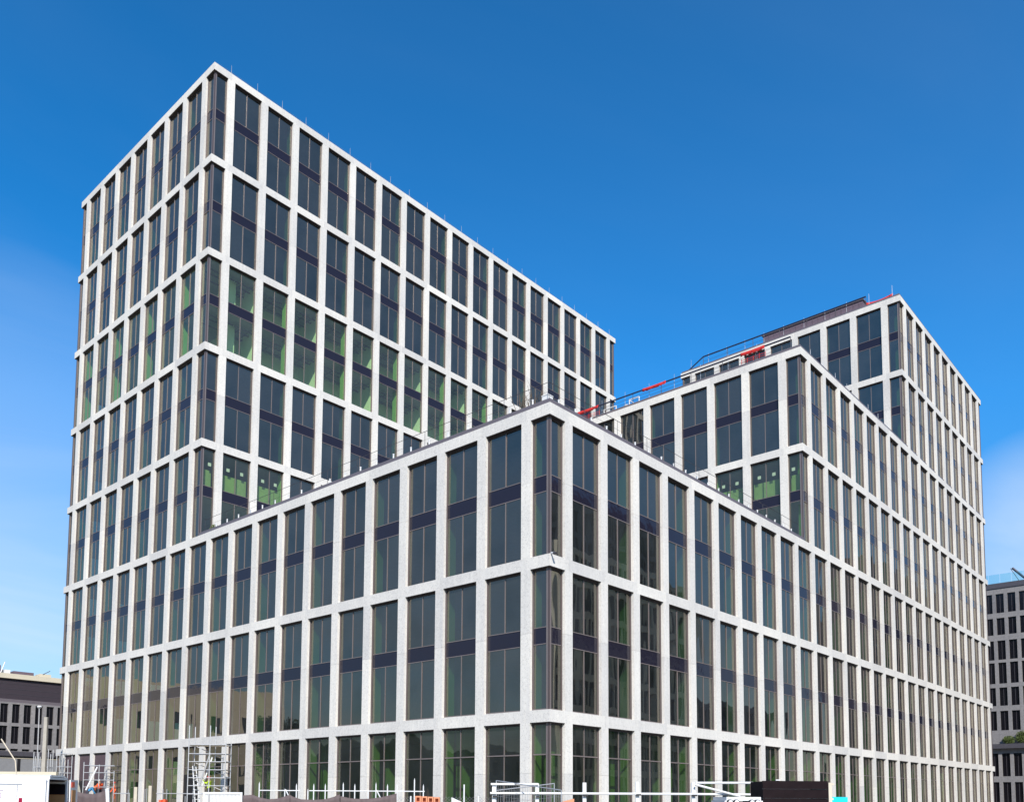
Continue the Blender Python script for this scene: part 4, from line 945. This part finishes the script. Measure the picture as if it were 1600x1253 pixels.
# ------------------------------------------------------------------ people
def person(loc, face, pose, colors, label):
    """one continuous skinned body; face = heading angle. pose: dict of joint offsets (forward, left, up) in metres"""
    J = dict(pelvis=(0, 0, .95), spine=(0, 0, 1.15), chest=(.02, 0, 1.38), neck=(.03, 0, 1.52), head=(.05, 0, 1.66), crown=(.04, 0, 1.74),
             shl=(0, .19, 1.42), ell=(.08, .25, 1.14), wrl=(.25, .22, .98), hal=(.32, .21, .94), shr=(0, -.19, 1.42), elr=(.08, -.25, 1.14), wrr=(.25, -.22, .98), har=(.32, -.21, .94),
             hil=(0, .10, .90), knl=(.04, .12, .48), anl=(-.02, .13, .08), tol=(.18, .14, .04), hir=(0, -.10, .90), knr=(.04, -.12, .48), anr=(-.02, -.13, .08), tor=(.18, -.14, .04))
    J.update(pose)
    rad = dict(pelvis=.14, spine=.125, chest=.15, neck=.058, head=.098, crown=.07, shl=.075, ell=.05, wrl=.035, hal=.045, shr=.075, elr=.05, wrr=.035, har=.045, hil=.10, knl=.065, anl=.045, tol=.04, hir=.10, knr=.065, anr=.045, tor=.04)
    names = list(J); E_ = [('pelvis', 'spine'), ('spine', 'chest'), ('chest', 'neck'), ('neck', 'head'), ('head', 'crown'), ('chest', 'shl'), ('shl', 'ell'), ('ell', 'wrl'), ('wrl', 'hal'), ('chest', 'shr'), ('shr', 'elr'), ('elr', 'wrr'), ('wrr', 'har'),
                          ('pelvis', 'hil'), ('hil', 'knl'), ('knl', 'anl'), ('anl', 'tol'), ('pelvis', 'hir'), ('hir', 'knr'), ('knr', 'anr'), ('anr', 'tor')]
    me = bpy.data.meshes.new('person'); me.from_pydata([J[k] for k in names], [(names.index(a), names.index(b)) for a, b in E_], [])
    o = bpy.data.objects.new('tmp', me); COL.objects.link(o)
    md = o.modifiers.new('s', 'SKIN')
    for i, k in enumerate(names): me.skin_vertices[0].data[i].radius = (rad[k], rad[k]*.85 if k in ('chest', 'spine') else rad[k])
    me.skin_vertices[0].data[names.index('pelvis')].use_root = True
    o.modifiers.new('b', 'SUBSURF').levels = 1
    dg = bpy.context.evaluated_depsgraph_get(); m2 = bpy.data.meshes.new_from_object(o.evaluated_get(dg)); bpy.data.objects.remove(o)
    m2.materials.clear()
    for c in ('skin', colors[0], colors[1]): m2.materials.append(MAT[c])
    hz = Vector(J['neck'])
    for p in m2.polygons:
        c = p.center; p.use_smooth = True
        nearest = min(names, key=lambda k: (Vector(J[k])-c).length)
        p.material_index = 0 if nearest in ('head', 'crown', 'hal', 'har', 'neck') else (2 if nearest in ('pelvis', 'hil', 'hir', 'knl', 'knr', 'anl', 'anr', 'tol', 'tor') else 1)
    b = bpy.data.objects.new('person', m2); COL.objects.link(b); b.location = loc; b.rotation_euler.z = face
    tag(b, label, 'person')
    H_ = Vector(J['head']); h = MB()
    ring = []; N8 = 14
    for j in range(5):
        th = j/4*math.pi/2
        for i in range(N8): a = 2*math.pi*i/N8; h.v.append(tuple(H_+Vector((math.cos(a)*.125*math.cos(th)*1.12, math.sin(a)*.125*math.cos(th), .035+.115*math.sin(th)))))
    k = h.mi(colors[2])
    for j in range(4):
        for i in range(N8): a = j*N8+i; c = j*N8+(i+1) % N8; h.f.append((a, c, c+N8, a+N8)); h.m.append(k); h.t.append(0)
    h.box(H_.x+.10, H_.x+.19, H_.y-.08, H_.y+.08, H_.z+.03, H_.z+.045, colors[2]); ho = h.build('helmet', b)
    fc = MB(); fc.bar(H_+Vector((.09, 0, -.01)), H_+Vector((.125, 0, -.03)), .016, 'skin', 6, .01)
    for s_ in (1, -1): fc.bar(H_+Vector((.088, s_*.035, .012)), H_+Vector((.100, s_*.035, .012)), .012, 'black_rubber', 6); fc.bar(H_+Vector((0, s_*.095, 0)), H_+Vector((.0, s_*.11, .0)), .025, 'skin', 6)
    fc.box(H_.x+.086, H_.x+.098, H_.y-.025, H_.y+.025, H_.z-.062, H_.z-.052, 'tail_red'); fc.build('face', b)
    return b
def stand(px, pyhead, D, tall=1.78):
    p = gp(px, D); p.z = zz(pyhead, D, px)-tall; return p
bend = dict(spine=(.14, 0, 1.10), chest=(.34, 0, 1.24), neck=(.46, 0, 1.28), head=(.58, 0, 1.30), crown=(.66, 0, 1.32), shl=(.32, .19, 1.26), shr=(.32, -.19, 1.26), ell=(.45, .23, .98), elr=(.45, -.23, .98), wrl=(.58, .16, .80), wrr=(.58, -.16, .80), hal=(.64, .14, .74), har=(.64, -.14, .74))
hd = YAW+R(28)
person(stand(138, 1225.5, 67, 1.50), hd-R(95), bend, ('work_blue', 'work_dark', 'hi_vis_orange'), 'worker in a blue jacket and orange helmet bending down at the low scaffold')
person(stand(157, 1217.5, 70.5), hd+R(30), {}, ('hi_vis_orange', 'work_dark', 'helmet_white'), 'worker in an orange vest and white helmet standing at the dark doorway')
person(stand(181, 1221, 71), hd+R(120), {}, ('hi_vis_orange', 'hi_vis_orange', 'red_paint'), 'worker in red-orange overalls at the right end of the low scaffold')
person(stand(328, 1212, 56.6), hd+R(60), dict(ell=(.15, .3, 1.3), wrl=(.3, .2, 1.5), hal=(.36, .18, 1.55)), ('hi_vis_yellow', 'work_dark', 'red_paint'), 'worker in a yellow high-visibility vest inside the scaffold tower')
# timber decks they stand on
def standing_deck(px0, px1, py_head, D, tall, label):
    z = zz(py_head, D, px0)-tall; P = lambda u, d, q: gp(px0, D)+RH*u+FH*d+Vector((0, 0, q-GZ)); w_ = (gp(px1, D)-gp(px0, D)).length; mb = MB()
    mb.obox(P, 0, w_, -.6, .6, z-.06, z-.001, 'cream_timber')
    for u in (.1, w_-.15): mb.obox(P, u, u+.05, -.5, -.45, GZ, z-.061, 'galvanised'); mb.obox(P, u, u+.05, .45, .5, GZ, z-.061, 'galvanised')
    tag(mb.build('work_platform'), label, 'platform')
standing_deck(130, 147, 1225.5, 67, 1.50, 'timber work platform under the bending worker in blue'); standing_deck(150, 165, 1217.5, 70.5, 1.78, 'timber work platform under the worker with the white helmet'); standing_deck(174, 190, 1221, 71, 1.78, 'timber work platform under the worker in red-orange overalls'); standing_deck(320, 336, 1212, 56.6, 1.78, 'timber work platform under the worker in the yellow vest')
